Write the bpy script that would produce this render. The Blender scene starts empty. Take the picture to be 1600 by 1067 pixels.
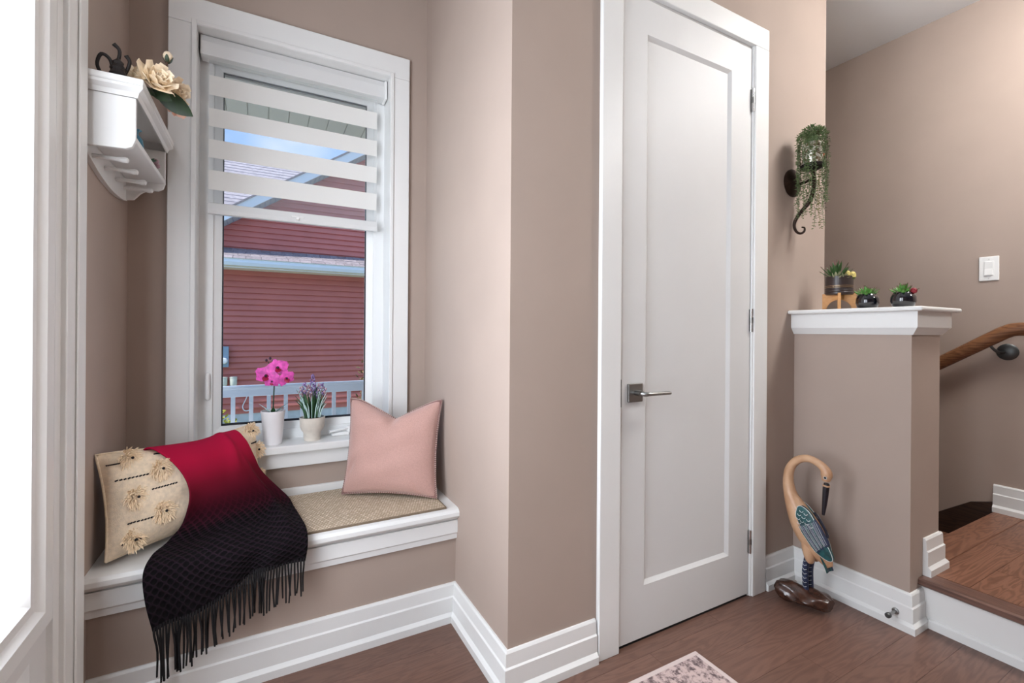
import bpy, math, random
from mathutils import Vector, Matrix
random.seed(7)
R = math.radians
scene = bpy.context.scene
COL = scene.collection

# ------------------------------------------------------------------ camera
cam_d = bpy.data.cameras.new('camera')
cam_d.sensor_width = 36.0
cam_d.lens = 717.0 / 1600.0 * 36.0
cam_d.shift_y = -0.01
cam_d.clip_start = 0.02
cam = bpy.data.objects.new('camera', cam_d)
COL.objects.link(cam)
cam.matrix_world = (Matrix.Translation((0, 0, 1.15)) @ Matrix.Rotation(R(-28.4), 4, 'Z')
                    @ Matrix.Rotation(R(90), 4, 'X') @ Matrix.Rotation(R(0.42), 4, 'Z'))
scene.camera = cam

# ------------------------------------------------------------------ colour management, world, sun
scene.view_settings.view_transform = 'Standard'
scene.view_settings.look = 'None'
scene.view_settings.gamma = 1.0
scene.view_settings.use_curve_mapping = False
scene.view_settings.exposure = 0.8
SKY = 0.84
SUN = 3.4
LAMP = 33.0
LAMP_FILL = 22.0
PANE = 5.3

world = bpy.data.worlds.new('sky'); scene.world = world
world.use_nodes = True
nt = world.node_tree; nt.nodes.clear()
def wn(t): return nt.nodes.new(t)
tc = wn('ShaderNodeTexCoord'); sep = wn('ShaderNodeSeparateXYZ')
nt.links.new(tc.outputs['Generated'], sep.inputs[0])
rmp = wn('ShaderNodeValToRGB')
rmp.color_ramp.elements[0].position = 0.0; rmp.color_ramp.elements[0].color = (0.42, 0.60, 0.90, 1)
rmp.color_ramp.elements[1].position = 0.55; rmp.color_ramp.elements[1].color = (0.24, 0.46, 0.90, 1)
nt.links.new(sep.outputs['Z'], rmp.inputs[0])
mp = wn('ShaderNodeMapping'); mp.inputs['Scale'].default_value = (2.2, 2.2, 7.0)
nt.links.new(tc.outputs['Generated'], mp.inputs[0])
nz = wn('ShaderNodeTexNoise'); nz.inputs['Scale'].default_value = 1.6; nz.inputs['Detail'].default_value = 7
nt.links.new(mp.outputs[0], nz.inputs['Vector'])
cr = wn('ShaderNodeValToRGB'); cr.color_ramp.elements[0].position = 0.5; cr.color_ramp.elements[1].position = 0.82
nt.links.new(nz.outputs['Fac'], cr.inputs[0])
mx = wn('ShaderNodeMixRGB'); mx.inputs['Color2'].default_value = (0.95, 0.96, 1.0, 1)
nt.links.new(cr.outputs[0], mx.inputs['Fac']); nt.links.new(rmp.outputs[0], mx.inputs['Color1'])
bg = wn('ShaderNodeBackground'); bg.inputs['Strength'].default_value = SKY
nt.links.new(mx.outputs[0], bg.inputs['Color'])
wo = wn('ShaderNodeOutputWorld'); nt.links.new(bg.outputs[0], wo.inputs['Surface'])

sun_d = bpy.data.lights.new('sun', 'SUN'); sun_d.energy = SUN; sun_d.angle = R(3); sun_d.color = (1.0, 0.96, 0.9)
sun = bpy.data.objects.new('sun', sun_d); COL.objects.link(sun)
sun.location = (0, -2, 9)
sun.rotation_euler = Vector((0.55, 0.135, -0.83)).to_track_quat('-Z', 'Y').to_euler()

# ------------------------------------------------------------------ materials
def lin(c):
    return tuple(((v / 255.0) / 12.92 if v / 255.0 <= 0.04045 else ((v / 255.0 + 0.055) / 1.055) ** 2.4) for v in c) + (1.0,)
MATS = {}
def mat(name, c, rough=0.6, metal=0.0, var=0.0, vscale=30.0, bump=0.0, bscale=200.0, stretch=(1, 1, 1), c2=None, coat=0.0,
        spec=0.5, sheen=0.0, randv=0.0, trans=0.0, emit=0.0):
    m = bpy.data.materials.new(name); m.use_nodes = True
    t = m.node_tree; N = t.nodes; L = t.links
    b = N['Principled BSDF']
    b.inputs['Base Color'].default_value = lin(c)
    b.inputs['Roughness'].default_value = rough
    b.inputs['Metallic'].default_value = metal
    b.inputs['Specular IOR Level'].default_value = spec
    b.inputs['Coat Weight'].default_value = coat
    b.inputs['Sheen Weight'].default_value = sheen
    if trans: b.inputs['Transmission Weight'].default_value = trans
    if emit:
        b.inputs['Emission Color'].default_value = lin(c); b.inputs['Emission Strength'].default_value = emit
    geo = N.new('ShaderNodeNewGeometry'); mp = N.new('ShaderNodeMapping')
    mp.inputs['Scale'].default_value = stretch
    L.new(geo.outputs['Position'], mp.inputs[0])
    if var or c2 or randv:
        n = N.new('ShaderNodeTexNoise'); n.inputs['Scale'].default_value = vscale; n.inputs['Detail'].default_value = 4
        L.new(mp.outputs[0], n.inputs['Vector'])
        r = N.new('ShaderNodeValToRGB')
        a = c2 if c2 else tuple(max(0, v * (1 - var)) for v in c)
        r.color_ramp.elements[0].position = 0.3; r.color_ramp.elements[0].color = lin(a)
        r.color_ramp.elements[1].position = 0.7; r.color_ramp.elements[1].color = lin(c if c2 else tuple(min(255, v * (1 + var * .5)) for v in c))
        L.new(n.outputs['Fac'], r.inputs[0])
        out = r.outputs[0]
        if randv:
            oi = N.new('ShaderNodeObjectInfo'); hs = N.new('ShaderNodeHueSaturation')
            mr = N.new('ShaderNodeMapRange'); mr.inputs['To Min'].default_value = 1 - randv; mr.inputs['To Max'].default_value = 1 + randv
            L.new(oi.outputs['Random'], mr.inputs['Value']); L.new(mr.outputs[0], hs.inputs['Value']); L.new(out, hs.inputs['Color'])
            out = hs.outputs[0]
        L.new(out, b.inputs['Base Color'])
    if bump:
        n2 = N.new('ShaderNodeTexNoise'); n2.inputs['Scale'].default_value = bscale; n2.inputs['Detail'].default_value = 3
        L.new(mp.outputs[0], n2.inputs['Vector'])
        bp = N.new('ShaderNodeBump'); bp.inputs['Strength'].default_value = bump; bp.inputs['Distance'].default_value = 0.002
        L.new(n2.outputs['Fac'], bp.inputs['Height']); L.new(bp.outputs[0], b.inputs['Normal'])
    MATS[name] = m
    return m

mat('paint_wall', (171, 154, 143), 0.75, var=0.02, vscale=3, bump=0.06, bscale=350, spec=0.25)
mat('paint_ceiling', (238, 240, 240), 0.85, bump=0.1, bscale=250)
mat('paint_trim', (228, 228, 226), 0.32, var=0.01, vscale=4, spec=0.4)
mat('paint_door', (218, 218, 217), 0.5, var=0.01, vscale=4, spec=0.4)
mat('vinyl', (236, 237, 236), 0.35)
mat('steel', (150, 150, 148), 0.32, metal=1.0)
mat('chrome', (205, 205, 205), 0.18, metal=1.0)
mat('dark_gap', (20, 20, 22), 0.6)
mat('gasket', (30, 33, 42), 0.6)
mat('blind_fabric', (226, 225, 221), 0.85, bump=0.15, bscale=900)
mat('mat_edge', (120, 104, 86), 0.9)
mat('pink_linen', (190, 150, 140), 0.9, var=0.05, vscale=260, bump=0.5, bscale=900, sheen=0.3)
mat('pink_stitch', (205, 178, 168), 0.9, var=0.2, vscale=300)
mat('dark_stitch', (118, 80, 78), 0.9)
mat('cream_cotton', (238, 219, 192), 0.95, var=0.06, vscale=90, bump=0.5, bscale=500)
mat('cream_shag', (250, 228, 196), 0.95, var=0.04, vscale=120)
mat('black_thread', (26, 24, 26), 0.9)
mat('fringe', (13, 9, 12), 0.95, var=0.3, vscale=120)
mat('pot_white', (238, 236, 238), 0.35)
mat('pot_cream', (216, 208, 196), 0.7, var=0.04, vscale=40)
mat('soil', (44, 38, 30), 0.95, var=0.4, vscale=120)
mat('orchid_pink', (236, 92, 190), 0.55, var=0.18, vscale=60)
mat('orchid_lip', (158, 12, 62), 0.5)
mat('orchid_dark', (52, 16, 40), 0.5)
mat('stem_green', (38, 66, 52), 0.6)
mat('leaf_green', (54, 96, 58), 0.5, var=0.25, vscale=60)
mat('leaf_teal', (86, 128, 112), 0.5, var=0.25, vscale=60)
mat('leaf_pale', (196, 224, 220), 0.6)
mat('leaf_dark', (34, 56, 26), 0.45, var=0.25, vscale=50)
mat('lavender', (140, 116, 168), 0.8, var=0.35, vscale=200)
mat('lavender_pink', (190, 158, 168), 0.8, var=0.3, vscale=200)
mat('peony', (246, 226, 196), 0.75, var=0.08, vscale=50)
mat('peony_pink', (232, 190, 168), 0.75, var=0.1, vscale=50)
mat('iron', (34, 28, 26), 0.5, metal=0.4, bump=0.3, bscale=180)
mat('sconce_bronze', (52, 36, 28), 0.42, metal=0.6, var=0.2, vscale=60)
mat('vine', (112, 130, 84), 0.55, c2=(72, 94, 56), vscale=70)
mat('vine_warm', (124, 128, 62), 0.55, c2=(92, 94, 44), vscale=70)
mat('vine_dark', (84, 66, 42), 0.55, c2=(58, 62, 40), vscale=70)
mat('rose', (214, 120, 86), 0.6)
mat('bamboo', (206, 154, 96), 0.5, c2=(188, 132, 76), vscale=60, stretch=(1, 1, 8))
mat('pot_brown', (48, 36, 34), 0.42, coat=0.15)
mat('pot_gold', (170, 140, 104), 0.35, metal=0.7)
mat('pot_black', (14, 15, 24), 0.08, coat=0.8)
mat('aloe', (58, 92, 44), 0.45, var=0.35, vscale=50)
mat('aloe_tip', (104, 60, 58), 0.5)
mat('succulent', (88, 142, 62), 0.45, var=0.3, vscale=70)
mat('succulent_pale', (150, 150, 116), 0.6, var=0.2, vscale=70)
mat('cactus', (84, 92, 44), 0.6)
mat('cactus_yellow', (214, 194, 116), 0.8, var=0.2, vscale=200)
mat('red_bloom', (126, 20, 34), 0.6)
mat('crane_tan', (206, 168, 134), 0.45, c2=(182, 138, 104), vscale=14, stretch=(3, 1, 1), coat=0.15, bump=0.15, bscale=60)
mat('crane_teal', (34, 82, 84), 0.5, var=0.3, vscale=60)
mat('crane_navy', (40, 50, 78), 0.5, var=0.35, vscale=60)
mat('crane_line', (208, 214, 214), 0.6)
mat('crane_black', (30, 26, 34), 0.4, var=0.3, vscale=80)
mat('log_brown', (84, 54, 42), 0.25, c2=(46, 28, 22), vscale=35, coat=0.5, bump=0.6, bscale=50)
mat('rug_border', (206, 190, 186), 0.95, bump=0.5, bscale=600)
mat('plastic_white', (236, 236, 234), 0.35)
mat('rosette_grey', (88, 90, 90), 0.4, metal=0.7)
mat('siding', (208, 124, 112), 0.7, var=0.04, vscale=3, stretch=(1, 1, 1))
mat('ext_white', (244, 247, 247), 0.6)
mat('ext_soffit', (182, 200, 204), 0.7)
mat('shingle_far', (176, 168, 172), 0.9, var=0.15, vscale=12, randv=0.1)
mat('shingle', (150, 141, 144), 0.9, var=0.15, vscale=25, randv=0.16)
mat('concrete', (205, 210, 212), 0.9, var=0.08, vscale=6)
mat('rail_grey', (226, 234, 240), 0.5)
mat('porch_soffit', (222, 220, 208), 0.7)
mat('meter_grey', (150, 172, 190), 0.5)
mat('pipe_cream', (220, 222, 206), 0.6)
mat('shrub_yellow', (204, 196, 62), 0.7, c2=(120, 132, 50), vscale=20)
mat('shrub_orange', (150, 110, 70), 0.7, c2=(90, 98, 60), vscale=20)
mat('twig', (96, 70, 56), 0.8)
mat('ground', (112, 120, 84), 0.95, var=0.3, vscale=4)
mat('trinket_blue', (52, 116, 140), 0.3)
mat('trinket_green', (46, 78, 52), 0.5)
mat('trinket_pink', (170, 140, 150), 0.4)
mat('lamp_ring', (200, 200, 200), 0.4)

def nodes_of(m): return m.node_tree.nodes, m.node_tree.links

# wood: grain along one axis, one tint for each board
def wood(name, c, c2, rough, axis, dark=None):
    m = bpy.data.materials.new(name); m.use_nodes = True
    N, L = nodes_of(m); b = N['Principled BSDF']
    geo = N.new('ShaderNodeNewGeometry'); oi = N.new('ShaderNodeObjectInfo')
    off = N.new('ShaderNodeVectorMath'); off.operation = 'SCALE'; off.inputs[0].default_value = (13.1, 7.7, 3.3)
    L.new(oi.outputs['Random'], off.inputs['Scale'])
    add = N.new('ShaderNodeVectorMath'); add.operation = 'ADD'
    L.new(geo.outputs['Position'], add.inputs[0]); L.new(off.outputs[0], add.inputs[1])
    mp = N.new('ShaderNodeMapping')
    mp.inputs['Scale'].default_value = {'x': (1.1, 9, 9), 'y': (9, 1.1, 9), 'z': (9, 9, 1.1)}[axis]
    L.new(add.outputs[0], mp.inputs[0])
    n = N.new('ShaderNodeTexNoise'); n.inputs['Scale'].default_value = 1.5; n.inputs['Detail'].default_value = 3; n.inputs['Distortion'].default_value = 0.6
    L.new(mp.outputs[0], n.inputs['Vector'])
    # cathedral rings from the noise
    mu = N.new('ShaderNodeMath'); mu.operation = 'MULTIPLY'; mu.inputs[1].default_value = 75
    L.new(n.outputs['Fac'], mu.inputs[0])
    si = N.new('ShaderNodeMath'); si.operation = 'SINE'; L.new(mu.outputs[0], si.inputs[0])
    r = N.new('ShaderNodeValToRGB')
    r.color_ramp.elements[0].position = 0.0; r.color_ramp.elements[0].color = lin(c2)
    r.color_ramp.elements[1].position = 0.75; r.color_ramp.elements[1].color = lin(c)
    mr0 = N.new('ShaderNodeMapRange'); mr0.inputs['From Min'].default_value = -1; mr0.inputs['From Max'].default_value = 1
    L.new(si.outputs[0], mr0.inputs['Value']); L.new(mr0.outputs[0], r.inputs[0])
    mp2 = N.new('ShaderNodeMapping'); mp2.inputs['Scale'].default_value = {'x': (6, 160, 160), 'y': (160, 6, 160), 'z': (160, 160, 6)}[axis]
    L.new(add.outputs[0], mp2.inputs[0])
    n2 = N.new('ShaderNodeTexNoise'); n2.inputs['Scale'].default_value = 1.0; n2.inputs['Detail'].default_value = 3
    L.new(mp2.outputs[0], n2.inputs['Vector'])
    mr = N.new('ShaderNodeMapRange'); mr.inputs['To Min'].default_value = 0.92; mr.inputs['To Max'].default_value = 1.08
    L.new(oi.outputs['Random'], mr.inputs['Value'])
    mr2 = N.new('ShaderNodeMapRange'); mr2.inputs['To Min'].default_value = 0.8; mr2.inputs['To Max'].default_value = 1.2
    L.new(n2.outputs['Fac'], mr2.inputs['Value'])
    mul = N.new('ShaderNodeMath'); mul.operation = 'MULTIPLY'; L.new(mr.outputs[0], mul.inputs[0]); L.new(mr2.outputs[0], mul.inputs[1])
    hs = N.new('ShaderNodeHueSaturation'); L.new(r.outputs[0], hs.inputs['Color']); L.new(mul.outputs[0], hs.inputs['Value'])
    L.new(hs.outputs[0], b.inputs['Base Color'])
    b.inputs['Roughness'].default_value = rough
    bp = N.new('ShaderNodeBump'); bp.inputs['Strength'].default_value = 0.15; bp.inputs['Distance'].default_value = 0.001
    L.new(n2.outputs['Fac'], bp.inputs['Height']); L.new(bp.outputs[0], b.inputs['Normal'])
    MATS[name] = m
wood('wood_floor', (114, 84, 72), (102, 74, 63), 0.38, 'x')
wood('wood_landing', (128, 88, 68), (104, 68, 50), 0.4, 'x')
wood('wood_nosing', (108, 78, 66), (86, 62, 54), 0.4, 'y')
wood('wood_skirt', (62, 42, 32), (46, 30, 24), 0.45, 'y')
wood('wood_rail', (132, 90, 60), (104, 66, 42), 0.35, 'y')

# woven bench mat
m = bpy.data.materials.new('woven'); m.use_nodes = True; N, L = nodes_of(m); b = N['Principled BSDF']
geo = N.new('ShaderNodeNewGeometry'); mp = N.new('ShaderNodeMapping'); mp.inputs['Scale'].default_value = (95, 48, 1)
L.new(geo.outputs['Position'], mp.inputs[0])
ck = N.new('ShaderNodeTexBrick'); ck.inputs['Scale'].default_value = 1.0
ck.inputs['Color1'].default_value = lin((232, 218, 198)); ck.inputs['Color2'].default_value = lin((198, 182, 158)); ck.inputs['Mortar'].default_value = lin((158, 140, 116))
ck.inputs['Mortar Size'].default_value = 0.12; ck.inputs['Brick Width'].default_value = 1.0; ck.inputs['Row Height'].default_value = 0.6
L.new(mp.outputs[0], ck.inputs['Vector']); L.new(ck.outputs['Color'], b.inputs['Base Color'])
b.inputs['Roughness'].default_value = 0.9
bp = N.new('ShaderNodeBump'); bp.inputs['Strength'].default_value = 0.8; bp.inputs['Distance'].default_value = 0.002; bp.invert = True
L.new(ck.outputs['Fac'], bp.inputs['Height']); L.new(bp.outputs[0], b.inputs['Normal'])
MATS['woven'] = m

# rug pile
m = bpy.data.materials.new('rug_field'); m.use_nodes = True; N, L = nodes_of(m); b = N['Principled BSDF']
geo = N.new('ShaderNodeNewGeometry'); n = N.new('ShaderNodeTexNoise'); n.inputs['Scale'].default_value = 45; n.inputs['Detail'].default_value = 8
n.inputs['Roughness'].default_value = 0.75
L.new(geo.outputs['Position'], n.inputs['Vector'])
r = N.new('ShaderNodeValToRGB'); r.color_ramp.elements[0].position = 0.42; r.color_ramp.elements[0].color = lin((96, 80, 82))
r.color_ramp.elements[1].position = 0.54; r.color_ramp.elements[1].color = lin((196, 174, 170))
L.new(n.outputs['Fac'], r.inputs[0]); L.new(r.outputs[0], b.inputs['Base Color']); b.inputs['Roughness'].default_value = 0.95
MATS['rug_field'] = m

# dip-dyed throw: colour runs along the cloth (UV y), open diamond knit on the dark half
m = bpy.data.materials.new('throw_knit'); m.use_nodes = True; N, L = nodes_of(m); b = N['Principled BSDF']
uv = N.new('ShaderNodeUVMap'); uv.uv_map = 'cloth'; sp = N.new('ShaderNodeSeparateXYZ'); L.new(uv.outputs[0], sp.inputs[0])
r = N.new('ShaderNodeValToRGB'); e = r.color_ramp.elements
e[0].position = 0.0; e[0].color = lin((166, 16, 60)); e[1].position = 1.0; e[1].color = lin((22, 14, 20))
for p, c in ((0.24, (164, 16, 54)), (0.36, (112, 12, 36)), (0.47, (62, 14, 30)), (0.58, (34, 20, 30))):
    q = e.new(p); q.color = lin(c)
L.new(sp.outputs['Y'], r.inputs[0])
def mth(op, a, b_=None, v=None):
    k = N.new('ShaderNodeMath'); k.operation = op
    L.new(a, k.inputs[0])
    if b_ is not None: L.new(b_, k.inputs[1])
    if v is not None: k.inputs[1].default_value = v
    return k.outputs[0]
U = mth('MULTIPLY', sp.outputs['X'], v=52.0); V = mth('MULTIPLY', sp.outputs['Y'], v=88.0)
s1 = mth('SINE', mth('ADD', U, V)); s2 = mth('SINE', mth('SUBTRACT', U, V))
pr = mth('ABSOLUTE', mth('MULTIPLY', s1, s2))
hole = mth('GREATER_THAN', pr, v=0.30)
lo = N.new('ShaderNodeMapRange'); lo.inputs['From Min'].default_value = 0.42; lo.inputs['From Max'].default_value = 0.56
L.new(sp.outputs['Y'], lo.inputs['Value'])
hm = mth('MULTIPLY', hole, lo.outputs[0])
mxx = N.new('ShaderNodeMixRGB'); mxx.inputs['Color2'].default_value = lin((5, 3, 5)); L.new(hm, mxx.inputs['Fac']); L.new(r.outputs[0], mxx.inputs['Color1'])
L.new(mxx.outputs[0], b.inputs['Base Color'])
b.inputs['Roughness'].default_value = 0.9; b.inputs['Sheen Weight'].default_value = 0.0; b.inputs['Specular IOR Level'].default_value = 0.15
bp = N.new('ShaderNodeBump'); bp.inputs['Strength'].default_value = 0.9; bp.inputs['Distance'].default_value = 0.004; bp.invert = True
L.new(mth('MULTIPLY', pr, lo.outputs[0]), bp.inputs['Height']); L.new(bp.outputs[0], b.inputs['Normal'])
MATS['throw_knit'] = m

# clear pane, sheer cloth, mosaic glass, frosted lit pane, lamp diffuser
def mixmat(name, transp, second, tint=(1, 1, 1, 1)):
    m = bpy.data.materials.new(name); m.use_nodes = True; N, L = nodes_of(m); N.remove(N['Principled BSDF'])
    t = N.new('ShaderNodeBsdfTransparent'); t.inputs['Color'].default_value = tint
    mi = N.new('ShaderNodeMixShader'); mi.inputs[0].default_value = 1 - transp
    if second == 'glossy':
        s = N.new('ShaderNodeBsdfGlossy'); s.inputs['Roughness'].default_value = 0.03
    else:
        s = N.new('ShaderNodeBsdfTranslucent'); s.inputs['Color'].default_value = (0.9, 0.9, 0.9, 1)
    L.new(t.outputs[0], mi.inputs[1]); L.new(s.outputs[0], mi.inputs[2]); L.new(mi.outputs[0], N['Material Output'].inputs['Surface'])
    MATS[name] = m
mixmat('window_glass', 0.985, 'glossy')
mixmat('sheer_cloth', 0.86, 'translucent')
m = bpy.data.materials.new('frosted_daylight'); m.use_nodes = True; N, L = nodes_of(m); b = N['Principled BSDF']
b.inputs['Base Color'].default_value = (0.8, 0.8, 0.8, 1); b.inputs['Roughness'].default_value = 0.25
b.inputs['Emission Color'].default_value = (0.91, 0.98, 1.08, 1); b.inputs['Emission Strength'].default_value = PANE
MATS['frosted_daylight'] = m
m = bpy.data.materials.new('lamp_glow'); m.use_nodes = True; N, L = nodes_of(m); b = N['Principled BSDF']
b.inputs['Emission Color'].default_value = (1.0, 0.985, 0.965, 1); b.inputs['Emission Strength'].default_value = LAMP
MATS['lamp_glow'] = m
m = m.copy(); m.name = 'fill_lamp_glow'; m.node_tree.nodes['Principled BSDF'].inputs['Emission Strength'].default_value = LAMP_FILL; MATS['fill_lamp_glow'] = m
m = bpy.data.materials.new('mosaic_glass'); m.use_nodes = True; N, L = nodes_of(m); b = N['Principled BSDF']
vo = N.new('ShaderNodeTexVoronoi'); vo.inputs['Scale'].default_value = 110
geo = N.new('ShaderNodeNewGeometry'); L.new(geo.outputs['Position'], vo.inputs['Vector'])
r = N.new('ShaderNodeValToRGB'); r.color_ramp.elements[0].position = 0.2; r.color_ramp.elements[0].color = lin((128, 110, 84))
r.color_ramp.elements[1].position = 0.8; r.color_ramp.elements[1].color = lin((238, 234, 222))
sx = N.new('ShaderNodeSeparateXYZ'); L.new(vo.outputs['Color'], sx.inputs[0]); L.new(sx.outputs[0], r.inputs[0]); L.new(r.outputs[0], b.inputs['Base Color'])
b.inputs['Roughness'].default_value = 0.15; b.inputs['Metallic'].default_value = 0.3
MATS['mosaic_glass'] = m

# ------------------------------------------------------------------ mesh helpers
def V3(p): return Vector(p)
def crom(pts, n):
    P = [V3(p) for p in pts]
    if len(P) < 3:
        return [P[0].lerp(P[-1], i / n) for i in range(n + 1)]
    out = []
    for i in range(len(P) - 1):
        p0 = P[i - 1] if i > 0 else P[0] * 2 - P[1]
        p3 = P[i + 2] if i + 2 < len(P) else P[-1] * 2 - P[-2]
        p1, p2 = P[i], P[i + 1]
        for k in range(n):
            t = k / n
            out.append(0.5 * ((2 * p1) + (p2 - p0) * t + (2 * p0 - 5 * p1 + 4 * p2 - p3) * t * t + (3 * p1 - p0 - 3 * p2 + p3) * t ** 3))
    out.append(P[-1].copy())
    return out

class MB:
    def __init__(s): s.v = []; s.f = []; s.uv = None
    def add(s, vs, fs):
        o = len(s.v); s.v += [tuple(v) for v in vs]; s.f += [tuple(i + o for i in f) for f in fs]; return s
    def box(s, x0, x1, y0, y1, z0, z1):
        return s.add([(x0, y0, z0), (x1, y0, z0), (x1, y1, z0), (x0, y1, z0), (x0, y0, z1), (x1, y0, z1), (x1, y1, z1), (x0, y1, z1)],
                     [(0, 3, 2, 1), (4, 5, 6, 7), (0, 1, 5, 4), (1, 2, 6, 5), (2, 3, 7, 6), (3, 0, 4, 7)])
    def prism(s, poly, d):
        """closed polygon of 3-D points extruded by vector d"""
        n = len(poly); d = V3(d); a = [V3(p) for p in poly]
        return s.add(a + [p + d for p in a], [tuple(range(n))[::-1], tuple(range(n, 2 * n))] + [(i, (i + 1) % n, n + (i + 1) % n, n + i) for i in range(n)])
    def run(s, p0, p1, prof, nrm, m0=0, m1=0):
        """moulding: profile (off, z) along p0-p1, nrm = outward; m = mitre (+1 outside, -1 inside)"""
        p0, p1, nrm = V3(p0), V3(p1), V3(nrm); a = (p1 - p0).normalized(); n = len(prof)
        A = [p0 + nrm * d + Vector((0, 0, z)) - a * d * m0 for d, z in prof]
        B = [p1 + nrm * d + Vector((0, 0, z)) + a * d * m1 for d, z in prof]
        return s.add(A + B, [tuple(range(n)), tuple(range(n, 2 * n))[::-1]] + [(i, n + i, n + (i + 1) % n, (i + 1) % n) for i in range(n)])
    def sweep(s, pts, rads, n=10, sub=1, caps=True, up=(0.03, 0.02, 1), flat=None):
        """tube through pts; rads: number or list of r or (r_side, r_up)"""
        P = [V3(p) for p in pts]
        if not isinstance(rads, (list, tuple)): rads = [rads] * len(P)
        rr = [(r, r) if not isinstance(r, (tuple, list)) else tuple(r) for r in rads]
        if sub > 1:
            C = crom(P, sub); q = crom([(a, b_, 0) for a, b_ in rr], sub); rr = [(max(1e-4, k.x), max(1e-4, k.y)) for k in q]; P = C
        up = V3(up).normalized(); vs = []; prev = None
        for i, p in enumerate(P):
            t = (P[min(i + 1, len(P) - 1)] - P[max(i - 1, 0)])
            if t.length < 1e-9: t = Vector((0, 0, 1))
            t.normalize()
            if prev is None:
                sd = t.cross(up)
                if sd.length < 1e-4: sd = t.cross(Vector((1, 0, 0)))
                sd.normalize()
            else:
                sd = prev - t * prev.dot(t)
                sd.normalize()
            prev = sd; u2 = sd.cross(t)
            for k in range(n):
                a = 2 * math.pi * k / n
                vs.append(p + sd * (math.cos(a) * rr[i][0]) + u2 * (math.sin(a) * rr[i][1]))
        fs = []
        for i in range(len(P) - 1):
            for k in range(n):
                fs.append((i * n + k, i * n + (k + 1) % n, (i + 1) * n + (k + 1) % n, (i + 1) * n + k))
        if caps:
            fs.append(tuple(range(n))[::-1]); fs.append(tuple((len(P) - 1) * n + k for k in range(n)))
        return s.add(vs, fs)
    def lathe(s, c, prof, n=28, axis='z', caps=True):
        c = V3(c); vs = []
        for r, h in prof:
            for k in range(n):
                a = 2 * math.pi * k / n; x, y = r * math.cos(a), r * math.sin(a)
                o = {'z': (x, y, h), 'y': (x, h, y), 'x': (h, x, y)}[axis]
                vs.append(c + Vector(o))
        fs = []
        for i in range(len(prof) - 1):
            for k in range(n):
                fs.append((i * n + k, i * n + (k + 1) % n, (i + 1) * n + (k + 1) % n, (i + 1) * n + k))
        if caps:
            fs.append(tuple(range(n))[::-1]); fs.append(tuple((len(prof) - 1) * n + k for k in range(n)))
        return s.add(vs, fs)
    def ball(s, c, r, n=10, m=7):
        c = V3(c); r = (r, r, r) if not isinstance(r, (tuple, list)) else r
        vs = [c + Vector((0, 0, -r[2]))]
        for i in range(1, m):
            ph = -math.pi / 2 + math.pi * i / m
            for k in range(n):
                a = 2 * math.pi * k / n
                vs.append(c + Vector((r[0] * math.cos(ph) * math.cos(a), r[1] * math.cos(ph) * math.sin(a), r[2] * math.sin(ph))))
        vs.append(c + Vector((0, 0, r[2]))); fs = []; last = len(vs) - 1
        for k in range(n):
            fs.append((0, 1 + (k + 1) % n, 1 + k)); fs.append((last, 1 + (m - 2) * n + k, 1 + (m - 2) * n + (k + 1) % n))
        for i in range(m - 2):
            for k in range(n):
                a = 1 + i * n; fs.append((a + k, a + (k + 1) % n, a + n + (k + 1) % n, a + n + k))
        return s.add(vs, fs)
    def grid(s, fn, nu, nv):
        vs = [fn(i / nu, j / nv) for j in range(nv + 1) for i in range(nu + 1)]
        return s.add(vs, [(j * (nu + 1) + i, j * (nu + 1) + i + 1, (j + 1) * (nu + 1) + i + 1, (j + 1) * (nu + 1) + i) for j in range(nv) for i in range(nu)])
    def blade(s, base, d, nrm, ln, w, bend=0.2, th=0.1, n=6, tip=0.0):
        """leaf or petal: a tapered solid blade, bent towards nrm; th = thickness as a share of the width"""
        base, d, nrm = V3(base), V3(d).normalized(), V3(nrm); sd = d.cross(nrm)
        if sd.length < 1e-5: sd = d.cross(Vector((0.3, 0.9, 0.1)))
        sd.normalize(); up = sd.cross(d).normalized(); P = []; rr = []
        for i in range(n + 1):
            t = i / n
            P.append(base + d * (ln * t) + up * (bend * ln * t * t))
            ww = w * 0.5 * max(tip, math.sin(math.pi * min(1, 0.18 + 0.82 * t)) ** 0.8)
            rr.append((max(ww, 0.0004), max(ww * th, 0.0003)))
        return s.sweep(P, rr, 6, up=tuple(up))

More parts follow.
